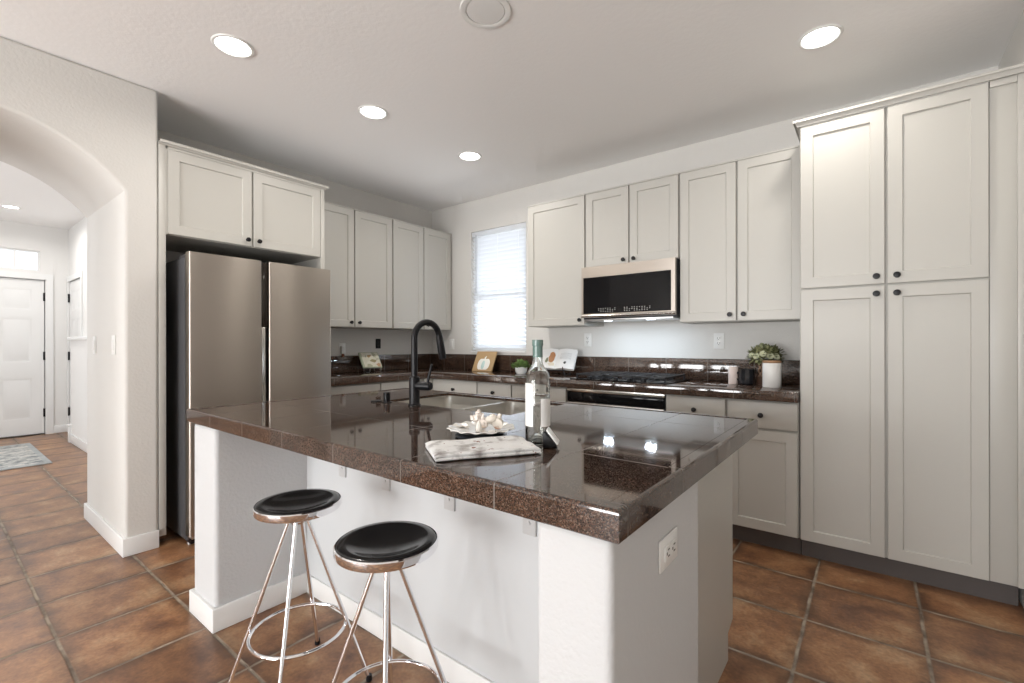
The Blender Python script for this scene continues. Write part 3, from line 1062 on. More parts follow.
# ------------------------------------------------------------------ microwave over the range
mx0, mx1, mz0, mz1, my = 2.176, 2.918, 1.412, 1.824, -0.40
mw = thing('microwave_oven', 'over-the-range stainless microwave with black glass door', 'microwave', ((mx0 + mx1) / 2, -0.2, mz0))
build('body', MB().box(mx0 + 0.003, mx1 - 0.003, my + 0.03, -0.003, mz0, mz1, 0.003), mat('microwave_body', (0.03, 0.03, 0.035), 0.4, 0.3), mw)
dz0, dz1 = mz0 + 0.012, mz1
gx0, gx1, gz0, gz1 = mx0 + 0.016, mx1 - 0.028, dz0 + 0.030, dz1 - 0.085
d = build('door', MB().grid([mx0, gx0, gx1, mx1], [dz0, gz0, gz1, dz1], my, my + 0.03, skip={(1, 1)}, axis='y'), M_steel, mw)
build('glass', MB().box(gx0, gx1, my + 0.003, my + 0.012, gz0, gz1), M_blackgloss, d)
build('bottom_rail', MB().prism([(my - 0.006, dz0 + 0.005), (my - 0.010, dz0 + 0.012), (my - 0.004, dz0 + 0.022), (my + 0.002, dz0 + 0.024), (my + 0.002, dz0)], 'x', mx0, mx1, 0.001), M_steel2, d)
mb = MB()
for i in range(22):
    if i in (8, 9, 10):
        continue
    for j, zr in enumerate((0.0, 0.012, 0.024)):
        if (i * 3 + j * 5) % 7 == 0:
            continue
        x = gx0 + 0.13 + i * 0.0195
        mb.box(x, x + 0.007, my + 0.0018, my + 0.003, gz0 + 0.012 + zr, gz0 + 0.016 + zr)
build('control_symbols', mb, mat('symbol_white', (0.6, 0.6, 0.58), 0.5), d)
build('vent_panel', MB().box(mx0 + 0.02, mx1 - 0.02, my + 0.02, -0.05, mz0 - 0.012, mz0 + 0.001, 0.003), M_nickel, mw)
for x in (mx0 + 0.20, mx1 - 0.20):
    build('hood_lamp', MB().box(x - 0.03, x + 0.03, my + 0.055, my + 0.08, mz0 - 0.016, mz0 - 0.011, 0.002), M_lampcool, mw)
    a = area('hood_light', (0, 0, 0), (0, 0, 0), 0.075, 0.025, 1.5, (0.72, 0.86, 1.0))
    a.parent = mw
    a.location = Vector((x, my + 0.07, mz0 - 0.02)) - mw.location

# ------------------------------------------------------------------ cooktop
cx0, cx1, cy0, cy1 = 2.17, 2.93, -0.575, -0.085
ck = thing('gas_cooktop', 'black glass gas cooktop with cast iron grates under the microwave', 'cooktop', ((cx0 + cx1) / 2, -0.33, CT1))
build('glass_top', MB().box(cx0, cx1, cy0, cy1, CT1, CT1 + 0.010, 0.004), M_blackgloss, ck)
for i, (x, y, r_) in enumerate(((2.32, -0.21, 0.04), (2.32, -0.43, 0.048), (2.55, -0.30, 0.058), (2.78, -0.21, 0.048), (2.78, -0.43, 0.04))):
    bb = build('burner', MB().lathe([(0, 0), (r_ + 0.01, 0), (r_ + 0.008, 0.006), (r_, 0.008), (r_, 0.016), (r_ - 0.006, 0.020), (0, 0.021)], (x, y, CT1 + 0.009), 24), M_iron, ck)
for x0, x1 in ((2.20, 2.435), (2.437, 2.665), (2.667, 2.90)):
    mb = MB()
    z0, z1 = CT1 + 0.032, CT1 + 0.044
    y0, y1 = -0.535, -0.115
    t = 0.010
    mb.box(x0, x1, y0, y0 + t, z0, z1, 0.002).box(x0, x1, y1 - t, y1, z0, z1, 0.002).box(x0, x0 + t, y0, y1, z0, z1, 0.002).box(x1 - t, x1, y0, y1, z0, z1, 0.002)
    xm = (x0 + x1) / 2
    mb.box(xm - t / 2, xm + t / 2, y0, y1, z0, z1, 0.002)
    for y in (-0.43, -0.325, -0.21):
        mb.box(x0, x1, y - t / 2, y + t / 2, z0, z1, 0.002)
    for x in (x0 + 0.008, x1 - 0.008):
        for y in (y0 + 0.008, y1 - 0.008):
            mb.box(x - 0.006, x + 0.006, y - 0.006, y + 0.006, CT1 + 0.009, z1 + 0.004, 0.002)
    build('grate', mb, M_iron, ck)
for i in range(5):
    build('control_knob', MB().lathe([(0, 0), (0.019, 0), (0.017, 0.018), (0.014, 0.021), (0, 0.021)], (2.33 + i * 0.105, -0.553, CT1 + 0.009), 18), M_black, ck)

# ------------------------------------------------------------------ built-in oven under the cooktop
ov = thing('wall_oven', 'built-in oven with black glass front below the cooktop', 'oven', (2.535, -0.3, 0))
ox0, ox1 = 2.159, 2.913
build('body', MB().box(ox0, ox1, -0.575, -0.01, 0.115, CT0 - 0.002), M_fridgeside, ov)
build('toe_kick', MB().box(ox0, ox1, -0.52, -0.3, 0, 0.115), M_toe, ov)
build('upper_trim', MB().box(ox0, ox1, -0.60, -0.575, 0.858, CT0 - 0.003, 0.003), M_steel2, ov)
build('control_panel', MB().box(ox0 + 0.006, ox1 - 0.006, -0.603, -0.575, 0.785, 0.857, 0.003), M_blackgloss, ov)
d = build('door', MB().box(ox0 + 0.006, ox1 - 0.006, -0.604, -0.575, 0.215, 0.78, 0.004), M_steel2, ov)
build('glass', MB().box(ox0 + 0.07, ox1 - 0.07, -0.607, -0.603, 0.27, 0.66, 0.001), M_blackgloss, d)
build('handle', MB().cyl((ox0 + 0.06, -0.645, 0.73), (ox1 - 0.06, -0.645, 0.73), 0.010, 14).cyl((ox0 + 0.10, -0.645, 0.73), (ox0 + 0.10, -0.60, 0.73), 0.007).cyl((ox1 - 0.10, -0.645, 0.73), (ox1 - 0.10, -0.60, 0.73), 0.007), M_steel2, d)
build('bottom_panel', MB().box(ox0 + 0.006, ox1 - 0.006, -0.602, -0.575, 0.12, 0.21, 0.003), M_cab, ov)

# ------------------------------------------------------------------ sink
sk = thing('kitchen_sink', 'stainless double-bowl undermount sink in the island worktop', 'sink', ((SX0 + SX1) / 2, (SYa + SYb) / 2, 0.70))
def bowl(x0, x1, y0, y1, zt, zb, r_=0.04):
    b = bmesh.new()
    def rr(x0, x1, y0, y1, r, z, n=5):
        out = []
        for (cx, cy, a0) in ((x1 - r, y1 - r, 0), (x0 + r, y1 - r, 90), (x0 + r, y0 + r, 180), (x1 - r, y0 + r, 270)):
            for i in range(n + 1):
                a = math.radians(a0 + 90 * i / n)
                out.append(b.verts.new((cx + r * math.cos(a), cy + r * math.sin(a), z)))
        return out
    R = [rr(x0 - 0.01, x1 + 0.01, y0 - 0.01, y1 + 0.01, r_ + 0.01, zb - 0.01), rr(x0 - 0.01, x1 + 0.01, y0 - 0.01, y1 + 0.01, r_ + 0.01, zt),
         rr(x0, x1, y0, y1, r_, zt), rr(x0, x1, y0, y1, r_, zb + 0.03), rr(x0 + 0.01, x1 - 0.01, y0 + 0.01, y1 - 0.01, r_, zb + 0.008), rr(x0 + 0.03, x1 - 0.03, y0 + 0.03, y1 - 0.03, r_, zb)]
    n = len(R[0])
    b.faces.new(R[0][::-1])
    for A, B in zip(R[:-1], R[1:]):
        for i in range(n):
            b.faces.new((A[i], A[(i + 1) % n], B[(i + 1) % n], B[i]))
    b.faces.new(R[-1])
    bmesh.ops.recalc_face_normals(b, faces=b.faces)
    m_ = MB()
    m_.merge(b)
    return m_


SD = 2.45
M_steelsink.node_tree.nodes['Principled BSDF'].inputs['Roughness'].default_value = 0.33
for x0, x1 in ((SX0 + 0.008, SD - 0.012), (SD + 0.012, SX1 - 0.008)):
    bo = build('basin', bowl(x0, x1, SYa + 0.008, SYb - 0.008, 0.9085, 0.70), M_steelsink, sk)
    build('drain', MB().lathe([(0, 0.001), (0.03, 0.001), (0.034, 0.004), (0.042, 0.004), (0.044, 0.0), (0.03, -0.004), (0, -0.004)], ((x0 + x1) / 2, (SYa + SYb) / 2, 0.7005), 24), M_chrome, bo)
build('rim', MB().grid([SX0 - 0.02, SX0 + 0.006, SX1 - 0.006, SX1 + 0.02], [SYa - 0.02, SYa + 0.006, SYb - 0.006, SYb + 0.012], 0.9075, 0.9105, skip={(1, 1)}), M_steelsink, sk)
build('divider', MB().box(SD - 0.013, SD + 0.013, SYa + 0.004, SYb - 0.004, 0.880, 0.905, 0.005), M_steelsink, sk)

# ------------------------------------------------------------------ faucet
fb = Vector((2.260, -2.180, IZ1))
fc = thing('kitchen_faucet', 'matte black pull-down gooseneck faucet on the island worktop', 'faucet', fb)
build('base', MB().lathe([(0, 0), (0.030, 0), (0.030, 0.004), (0.0265, 0.008), (0.0255, 0.012), (0.0255, 0.135), (0.019, 0.140), (0, 0.140)], fb, 28), M_black, fc)
pts = [fb + Vector((0, 0, 0.13)), fb + Vector((0, 0, 0.20))]
Rg = 0.082
for i in range(19):
    a = PI - PI * 0.96 * i / 18
    pts.append(fb + Vector((0, Rg + Rg * math.cos(a), 0.322 + Rg * math.sin(a))))
build('spout', MB().tube(pts, 0.0155, 18), M_black, fc)
tip = pts[-1]
dirn = (pts[-1] - pts[-2]).normalized()
build('spray_head', MB().tube([tip - dirn * 0.005, tip + dirn * 0.01, tip + dirn * 0.09, tip + dirn * 0.115], [0.0165, 0.018, 0.0195, 0.0175], 18), M_black, fc)
hb = fb + Vector((0, 0, 0.095))
vd = Vector((0.9, 0.25, 0)).normalized()
build('valve', MB().tube([hb + vd * 0.015, hb + vd * 0.085, hb + vd * 0.092], [0.021, 0.022, 0.018], 20), M_black, fc)
build('lever', MB().tube([hb + vd * 0.070, hb + vd * 0.080 + Vector((0, 0, 0.04)), hb + vd * 0.098 + Vector((0, 0, 0.105))], [0.008, 0.007, 0.006], 12), M_black, fc)
ab = Vector((2.060, -2.190, IZ1))
ag = thing('sink_air_gap', 'short black cylindrical cap on the island worktop left of the faucet', 'sink fitting', ab)
build('cap', MB().lathe([(0, 0.0), (0.017, 0.0), (0.017, 0.048), (0.014, 0.051), (0, 0.051)], ab, 24), M_black, ag)
build('base_ring', MB().lathe([(0.017, 0.0), (0.025, 0.0), (0.024, 0.003), (0.017, 0.004)], ab, 24), M_black, ag)
mb = MB().lathe([(0, 0.0), (0.030, 0.0), (0.030, 0.0045), (0.022, 0.007), (0, 0.007)], (1.990, -2.20, IZ1), 24)
solo('sink_hole_cover', mb, M_black, (1.990, -2.20, IZ1), 'flat round black cover disc on the island worktop beside the air gap cap', 'sink fitting')

# ------------------------------------------------------------------ stools
M_seat = mat('seat_black_gloss', (0.02, 0.02, 0.021), 0.13)


def make_stool(label):
    r = thing('bar_stool', label, 'stool', (0, 0, 0))
    H = 0.668
    R = 0.140
    dish = [(0, H - 0.020), (R * 0.3, H - 0.019), (R * 0.55, H - 0.014), (R * 0.72, H - 0.006), (R * 0.80, H - 0.002), (R * 0.84, H - 0.0008), (R * 0.96, H - 0.002), (R, H - 0.006)]
    build('seat', MB().lathe(dish + [(R, H - 0.012), (R * 0.5, H - 0.030), (0, H - 0.031)], n=56), M_seat, r, smooth=60)
    build('seat_rim', MB().lathe([(R + 0.0005, H - 0.004), (R + 0.0035, H - 0.007), (R + 0.004, H - 0.024), (R + 0.001, H - 0.030), (R * 0.92, H - 0.036), (R * 0.5, H - 0.042), (0, H - 0.043)], n=56), M_chrome, r)
    build('hub', MB().lathe([(0.044, H - 0.041), (0.040, H - 0.060), (0.033, H - 0.072), (0.028, H - 0.078), (0, H - 0.078)], n=24), M_chrome, r)
    for k in range(4):
        a = math.radians(46 + 90 * k)
        ca, sa = math.cos(a), math.sin(a)
        lg = build('leg', MB().tube([(0.030 * ca, 0.030 * sa, H - 0.048), (0.033 * ca, 0.033 * sa, H - 0.075), (0.240 * ca, 0.240 * sa, 0.010)], 0.0068, 14), M_chrome, r)
        build('foot_cap', MB().lathe([(0, 0), (0.010, 0), (0.011, 0.006), (0.0095, 0.022), (0, 0.022)], (0.2415 * ca, 0.2415 * sa, 0), 14), M_black, lg)
    zr = 0.21
    rr = 0.033 + (0.240 - 0.033) * (H - 0.075 - zr) / (H - 0.085) - 0.012
    build('foot_ring', MB().tube([(rr * math.cos(2 * PI * i / 64), rr * math.sin(2 * PI * i / 64), zr) for i in range(64)], 0.0058, 10, closed=True), M_chrome, r)
    return r


s1 = make_stool('chrome stool with round black seat, the one nearer the refrigerator')
s2 = copy_tree(s1)
s1.location = (2.394, -2.822, 0)
s2.location = (2.912, -2.832, 0)
s2['label'] = 'chrome stool with round black seat, the one nearer the island corner post'
s2.rotation_euler = (0, 0, math.radians(4))

# ------------------------------------------------------------------ things on the island
# wine bottle
bp_ = Vector((3.208, -2.505, IZ1))
M_bottle = glass('bottle_glass', (0.975, 0.995, 0.985), 0.0, 1.5)
bt = thing('wine_bottle', 'clear greenish glass wine bottle with white label on the island', 'bottle', bp_)
outp = [(0, 0.020), (0.012, 0.017), (0.026, 0.003), (0.031, 0.0), (0.0355, 0.003), (0.0372, 0.010), (0.0372, 0.185), (0.0355, 0.200), (0.029, 0.215), (0.020, 0.228), (0.0155, 0.240), (0.0142, 0.260), (0.0138, 0.292), (0.0158, 0.294), (0.0158, 0.306), (0.0142, 0.308)]
inp = [(0.0100, 0.308), (0.0100, 0.262), (0.0112, 0.242), (0.0165, 0.229), (0.026, 0.216), (0.0320, 0.202), (0.0340, 0.185), (0.0340, 0.012), (0.031, 0.007), (0.026, 0.009), (0.012, 0.023), (0, 0.025)]
build('glass_body', MB().lathe(outp + inp, bp_, 48), M_bottle, bt, smooth=60)
vdir = math.atan2(-3.657 - bp_.y, 4.0054 - bp_.x)
M_label = mat('paper_label', (0.80, 0.79, 0.77), 0.6)
build('label_paper', MB().lathe([(0.0374, 0.052), (0.0378, 0.052), (0.0378, 0.135), (0.0374, 0.135), (0.0374, 0.052)], bp_, 40, None, vdir + math.radians(14), vdir + math.radians(140)), M_label, bt)
build('back_label', MB().lathe([(0.0374, 0.052), (0.0378, 0.052), (0.0378, 0.180), (0.0374, 0.180), (0.0374, 0.052)], bp_, 24, None, vdir - math.radians(95), vdir - math.radians(22)), M_label, bt)
build('neck_sleeve', MB().lathe([(0.0145, 0.256), (0.0150, 0.256), (0.0150, 0.290), (0.0168, 0.292), (0.0168, 0.309), (0, 0.3095), (0, 0.3085), (0.0160, 0.3083), (0.0160, 0.2935), (0.0143, 0.290), (0.0145, 0.256)], bp_, 32), mat('sleeve_teal', (0.13, 0.21, 0.19), 0.2), bt)

# small black and white card holder
c = Vector((3.270, -2.532, IZ1))
ch = thing('card_holder', 'small black stand with a tilted white card next to the bottle', 'card holder', c)
hz = Matrix.Translation(c) @ Matrix.Rotation(math.radians(-6), 4, 'Z')
build('stand', MB().prism([(-0.020, 0), (0.020, 0), (0.020, 0.043), (0.012, 0.048), (-0.020, 0.012)], 'x', -0.022, 0.022, 0.003).xf(Matrix.Translation(c) @ Matrix.Rotation(math.radians(118), 4, 'Z')), M_black, ch)
build('card', MB().prism([(-0.021, 0.010), (0.010, 0.050), (0.006, 0.054), (-0.026, 0.013)], 'x', -0.024, 0.024, 0.001).xf(Matrix.Translation(c) @ Matrix.Rotation(math.radians(118), 4, 'Z')), M_white, ch)

# folded patterned towel
M_towel = mat('printed_towel', (0.78, 0.75, 0.70), 0.85)
nt, N, L, P = nodes(M_towel)
tc = N.new('ShaderNodeTexCoord')
nz = N.new('ShaderNodeTexNoise')
nz.inputs['Scale'].default_value = 22
nz.inputs['Detail'].default_value = 5
L.new(tc.outputs['Object'], nz.inputs['Vector'])
c1 = ramp(N, L, nz.outputs['Fac'], [(0.30, (0.28, 0.25, 0.24)), (0.42, (0.55, 0.54, 0.53)), (0.50, (0.80, 0.80, 0.79)), (0.75, (0.86, 0.86, 0.85))])
nz2 = N.new('ShaderNodeTexNoise')
nz2.inputs['Scale'].default_value = 45
L.new(tc.outputs['Object'], nz2.inputs['Vector'])
c1 = mixc(N, L, mathn(N, L, 'GREATER_THAN', nz2.outputs['Fac'], 0.69), c1, (0.25, 0.10, 0.08))
L.new(c1, P.inputs['Base Color'])
add_noise_bump(M_towel, 60, 0.5, 0.003, 3, coord='obj')
b = bmesh.new()
nl, L_, W_ = 40, 0.285, 0.175
# cross-section: a cloth folded into four layers, seen as a closed lumpy outline
sec = []
for lay in range(2):
    z0 = 0.0005 + lay * 0.0088
    wv_ = W_ / 2 - lay * 0.004
    for i in range(7):
        a = -PI / 2 + PI * i / 6
        sec.append((wv_ + 0.0042 * math.cos(a), z0 + 0.0042 + 0.0042 * math.sin(a)))
top_n = 12
zt = sec[-1][1]
for i in range(1, top_n):
    sec.append((W_ / 2 - 0.008 - (W_ - 0.012) * i / top_n, zt + 0.002 * math.sin(i * 1.1)))
for lay in (1, 0):
    z0 = 0.0005 + lay * 0.0088
    wv_ = W_ / 2 - 0.002 * lay
    for i in range(7):
        a = PI / 2 + PI * i / 6
        sec.append((-wv_ + 0.0042 * math.cos(a), z0 + 0.0042 + 0.0042 * math.sin(a)))
rings = []
for k in range(nl + 1):
    t = k / nl
    xx = (t - 0.5) * L_
    ring = []
    for (u, z) in sec:
        nn = noise.noise(Vector((xx * 14, u * 14, 3.1)))
        zz_ = z * (1 + 0.16 * nn) if z > 0.003 else z
        endf = 1 - 0.25 * max(0, abs(t - 0.5) * 2 - 0.92) / 0.08
        ring.append(b.verts.new((xx + 0.004 * noise.noise(Vector((u * 20, z * 200, 1))), u * (1 + 0.02 * math.sin(xx * 30)), zz_ * endf)))
    rings.append(ring)
n = len(sec)
for A, B in zip(rings[:-1], rings[1:]):
    for i in range(n):
        b.faces.new((A[i], A[(i + 1) % n], B[(i + 1) % n], B[i]))
b.faces.new(rings[0])
b.faces.new(rings[-1][::-1])
mb = MB()
mb.merge(b)
tw = build('tea_towel', mb, M_towel, None, smooth=60)
tag(tw, 'folded white tea towel with grey and brown print lying on the island', 'towel')
tw.location = (3.145, -2.690, IZ1 + 0.001)
tw.rotation_euler = (0, 0, math.radians(56))

# serving dish with shells
dc = Vector((3.005, -2.535, IZ1))
ds_ = thing('serving_dish', 'round white scalloped dish on a dark foot on the island', 'dish', dc)
b = bmesh.new()
prof = [(0.02, 0.014), (0.06, 0.015), (0.085, 0.019), (0.108, 0.027), (0.106, 0.030), (0.085, 0.0235), (0.055, 0.020), (0.0, 0.0195)]
prof = [(0.0, 0.013)] + prof
n = 96
rings = []
for r_, z in prof:
    if r_ == 0:
        rings.append([b.verts.new((0, 0, z))])
        continue
    f = max(0, (r_ - 0.06) / 0.05)
    rings.append([b.verts.new(((r_ + 0.004 * f * math.cos(14 * 2 * PI * i / n)) * math.cos(2 * PI * i / n), (r_ + 0.004 * f * math.cos(14 * 2 * PI * i / n)) * math.sin(2 * PI * i / n), z + 0.002 * f * math.sin(14 * 2 * PI * i / n))) for i in range(n)])
for A, B in zip(rings[:-1], rings[1:]):
    for i in range(n):
        j = (i + 1) % n
        if len(A) == 1:
            b.faces.new((A[0], B[i], B[j]))
        elif len(B) == 1:
            b.faces.new((A[i], B[0], A[j]))
        else:
            b.faces.new((A[i], B[i], B[j], A[j]))
mb = MB()
mb.merge(b, Matrix.Translation(dc))
build('plate', mb, mat('white_ceramic', (0.78, 0.77, 0.73), 0.15), ds_, smooth=60)
build('foot', MB().lathe([(0, 0), (0.080, 0), (0.084, 0.004), (0.078, 0.010), (0.055, 0.0135), (0, 0.0135)], dc, 40), mat('dark_foot', (0.03, 0.035, 0.04), 0.3), ds_)


def shell_mesh(turns, r0, growth, squash, n=90, ribs=0.0, tip=1.0):
    """spiral whelk: circles swept on a logarithmic spiral, wide whorl at the bottom"""
    pts, rs = [], []
    for i in range(n):
        t = i / (n - 1)
        a = t * turns * 2 * PI
        s = math.exp(-growth * t)
        pts.append(Vector((r0 * s * math.cos(a), r0 * s * math.sin(a), tip * r0 * (1 - s) * squash)))
        rs.append(r0 * s * (0.95 + ribs * math.sin(i * 1.9)))
    return pts, rs


M_shell1 = mat('shell_cream', (0.78, 0.70, 0.60), 0.35)
M_shell2 = mat('shell_brown', (0.72, 0.60, 0.46), 0.3)
for m_, c1_, c2_ in ((M_shell1, (0.80, 0.72, 0.66), (0.55, 0.40, 0.28)), (M_shell2, (0.80, 0.74, 0.66), (0.34, 0.15, 0.07))):
    nt, N, L, P = nodes(m_)
    tc = N.new('ShaderNodeTexCoord')
    sp_ = N.new('ShaderNodeSeparateXYZ')
    L.new(tc.outputs['Object'], sp_.inputs[0])
    nz = N.new('ShaderNodeTexNoise')
    nz.inputs['Scale'].default_value = 60
    L.new(tc.outputs['Object'], nz.inputs['Vector'])
    f = mathn(N, L, 'ADD', mathn(N, L, 'MULTIPLY', sp_.outputs[2], 28), mathn(N, L, 'MULTIPLY', nz.outputs['Fac'], 0.5))
    L.new(ramp(N, L, f, [(0.35, c2_), (0.62, c1_)]), P.inputs['Base Color'])

sc_ = dc + Vector((-0.020, 0.012, 0.0197))
p_, r_ = shell_mesh(3.2, 0.0175, 2.2, 2.9, ribs=0.08)
mb = MB().tube([q_ + sc_ + Vector((0, 0, 0.0165)) for q_ in p_], r_, 16)
for i in range(9):
    a = i * 0.75
    mb.tube([sc_ + Vector((0.022 * math.cos(a), 0.022 * math.sin(a), 0.02 + 0.002 * i)), sc_ + Vector((0.028 * math.cos(a), 0.028 * math.sin(a), 0.025 + 0.0035 * i))], [0.006, 0.001], 8)
solo('sea_shell', mb, M_shell1, sc_, 'cream spiky shell standing on the left of the white dish', 'shell', smooth=60)
sc2 = dc + Vector((0.028, 0.026, 0.0197))
p_, r_ = shell_mesh(2.4, 0.0195, 1.9, 1.7, ribs=0.04)
mb = MB().tube([q_ + sc2 + Vector((0, 0, 0.019)) for q_ in p_], r_, 18)
mb.tube([sc2 + Vector((0.014, 0.010, 0.03)), sc2 + Vector((0.020, 0.016, 0.05))], [0.009, 0.006], 10)
solo('sea_shell', mb, M_shell2, sc2, 'round cream shell with brown underside on the right of the white dish', 'shell', smooth=60)
sc3 = dc + Vector((0.022, -0.034, 0.0200))
mb = MB().lathe([(0, 0), (0.011, 0.001), (0.0105, 0.012), (0.007, 0.026), (0.0015, 0.036), (0, 0.037)], sc3, 20)
solo('sea_shell', mb, mat('shell_white', (0.80, 0.76, 0.70), 0.35), sc3, 'small white cone shell at the front of the dish', 'shell')
for k, (dx, dy, rz_) in enumerate(((-0.062, -0.02, 0.4), (0.07, -0.012, 1.8))):
    scx = dc + Vector((dx, dy, 0.021))
    b = bmesh.new()
    n = 28
    top, bot = [], []
    cen = b.verts.new((0, 0, 0.007))
    for i in range(n):
        a = PI * (-0.15) + PI * 1.3 * i / (n - 1)
        rad = 0.021 * (1 + 0.05 * math.cos(i * PI))
        top.append(b.verts.new((rad * math.cos(a), rad * math.sin(a), 0.0025 + 0.0015 * math.cos(i * PI))))
    for i in range(n - 1):
        b.faces.new((cen, top[i], top[i + 1]))
    ret = bmesh.ops.extrude_face_region(b, geom=list(b.faces))
    for v in [g_ for g_ in ret['geom'] if isinstance(g_, bmesh.types.BMVert)]:
        v.co.z -= 0.0022
    mb = MB()
    mb.merge(b, Matrix.Translation(scx) @ Matrix.Rotation(rz_, 4, 'Z'))
    solo('scallop_shell', mb, mat('scallop_%d' % k, (0.76, 0.73, 0.68), 0.4), scx, ('flat white scallop shell at the left edge of the dish', 'flat white scallop shell at the right edge of the dish')[k], 'shell', smooth=20)


# ------------------------------------------------------------------ decor on the perimeter worktop
def leaning(c, w_, h_, face_deg, tilt_deg):
    """matrix for a board: local x width, z up, front facing -y; leans back"""
    return Matrix.Translation(c) @ Matrix.Rotation(math.radians(face_deg), 4, 'Z') @ Matrix.Rotation(math.radians(-tilt_deg), 4, 'X')


Z = CT1
# framed print on scroll easel at the left wall
c = Vector((0.19, -0.94, Z + 0.001))
fp = thing('framed_print', 'small green-edged floral print on a scroll wire easel by the left wall', 'picture', c)
Mx = leaning(c + Vector((0, 0, 0.045)), 0.2, 0.2, 80, 38)
build('frame', MB().box(-0.098, 0.098, 0, 0.018, 0, 0.185, 0.002).xf(Mx), mat('print_edge_sage', (0.38, 0.42, 0.30), 0.6), fp)
M_floral = mat('floral_print', (0.6, 0.55, 0.42), 0.6)
nt, N, L, P = nodes(M_floral)
tc = N.new('ShaderNodeTexCoord')
vz = N.new('ShaderNodeTexVoronoi')
vz.inputs['Scale'].default_value = 26
L.new(tc.outputs['Object'], vz.inputs['Vector'])
sp_ = N.new('ShaderNodeSeparateColor')
L.new(vz.outputs['Color'], sp_.inputs[0])
L.new(ramp(N, L, sp_.outputs[0], [(0.0, (0.62, 0.60, 0.48)), (0.55, (0.70, 0.68, 0.58)), (0.7, (0.30, 0.30, 0.16)), (0.85, (0.45, 0.24, 0.10)), (1.0, (0.78, 0.76, 0.70))]), P.inputs['Base Color'])
build('picture', MB().box(-0.080, 0.090, -0.002, 0.001, 0.008, 0.177).xf(Mx), M_floral, fp)
M_wire = mat('pewter_wire', (0.30, 0.27, 0.24), 0.4, 0.8)
Mz = Matrix.Translation(c) @ Matrix.Rotation(math.radians(80), 4, 'Z')
mb = MB()
for s in (-1, 1):
    sp2 = []
    for i in range(24):
        a = i / 23 * 2.6 * PI
        rad = 0.020 * (1 - 0.65 * i / 23)
        sp2.append(Mz @ Vector((s * 0.055, -0.045 - rad * math.sin(a) * 0.9, 0.024 + rad * math.cos(a))))
    mb.tube(sp2, 0.0028, 8)
    mb.tube([Mz @ Vector((s * 0.055, -0.045, 0.044)), Mz @ Vector((s * 0.055, 0.02, 0.040)), Mz @ Vector((s * 0.04, 0.085, 0.16))], 0.0028, 8)
    mb.tube([Mz @ Vector((s * 0.055, -0.045, 0.004)), Mz @ Vector((s * 0.055, 0.09, 0.003)), Mz @ Vector((s * 0.04, 0.085, 0.16))], 0.0028, 8)
mb.tube([Mz @ Vector((-0.055, 0.0, 0.041)), Mz @ Vector((0.055, 0.0, 0.041))], 0.0028, 8)
build('easel', mb, M_wire, fp)

# tan wooden pumpkin board under the window
c = Vector((0.945, -0.215, Z + 0.001))
pb = thing('pumpkin_board', 'square tan board with a white pumpkin leaning below the window', 'wall decor', c)
Mx = leaning(c, 0.22, 0.2, 10, 30)
M_tan = mat('tan_board', (0.42, 0.28, 0.14), 0.7)
add_noise_bump(M_tan, 40, 0.3, 0.002, coord='obj')
build('board', MB().box(-0.115, 0.115, 0, 0.016, 0, 0.225, 0.003).xf(Mx), M_tan, pb)
lob = MB()
for dx, rx in ((-0.036, 0.034), (0.036, 0.034), (-0.018, 0.036), (0.018, 0.036), (0, 0.032)):
    b = bmesh.new()
    bmesh.ops.create_uvsphere(b, u_segments=24, v_segments=14, radius=1)
    lob.merge(b, Mx @ Matrix.Translation((dx, 0, 0.078)) @ Matrix.Diagonal((rx, 0.008, 0.062, 1)))
lob.tube([Mx @ Vector((0, 0, 0.135)), Mx @ Vector((0.004, -0.002, 0.155)), Mx @ Vector((0.014, -0.002, 0.166))], [0.007, 0.006, 0.005], 10)
build('pumpkin_relief', lob, mat('pumpkin_white', (0.80, 0.79, 0.74), 0.6), pb, smooth=60)
b = bmesh.new()
bmesh.ops.create_uvsphere(b, u_segments=24, v_segments=14, radius=1)
mb = MB()
mb.merge(b, Mx @ Matrix.Translation((0, -0.004, 0.070)) @ Matrix.Diagonal((0.022, 0.007, 0.048, 1)))
build('pumpkin_centre', mb, mat('pumpkin_teal', (0.45, 0.60, 0.58), 0.6), pb, smooth=60)


def leaf_cluster(center, rad, n, size, zs=0.7, seed=1, flat=0.35, dome=True):
    rnd = random.Random(seed)
    b = bmesh.new()
    for i in range(n):
        a = rnd.uniform(0, 2 * PI)
        el = rnd.uniform(0.0 if dome else -0.6, 1.0)
        el = math.asin(el)
        rr_ = rad * rnd.uniform(0.55, 1.0)
        d = Vector((math.cos(a) * math.cos(el), math.sin(a) * math.cos(el), math.sin(el)))
        pos = Vector(center) + Vector((d.x * rr_, d.y * rr_, d.z * rr_ * zs))
        s = size * rnd.uniform(0.7, 1.2)
        t = d.cross(Vector((0, 0, 1)))
        t = t.normalized() if t.length > 0.1 else Vector((1, 0, 0))
        up = t.cross(d).normalized()
        dd = (d + 0.6 * Vector((rnd.uniform(-1, 1), rnd.uniform(-1, 1), rnd.uniform(-0.5, 1)))).normalized()
        nn = t.cross(dd).normalized()
        t = dd.cross(nn).normalized()
        pts_ = [(0, 0, 0), (0.35, 0.35, 0.05), (0.75, 0.38, 0.02), (1.15, 0, -0.08), (0.75, -0.38, 0.02), (0.35, -0.35, 0.05)]
        vs = [b.verts.new(pos + dd * (x_ * s) + t * (y_ * s) + nn * (z_ * s)) for x_, y_, z_ in pts_]
        mid = b.verts.new(pos + dd * (0.6 * s) - nn * (0.12 * s))
        for k in range(6):
            b.faces.new((vs[k], vs[(k + 1) % 6], mid))
    m_ = MB()
    m_.merge(b)
    return m_


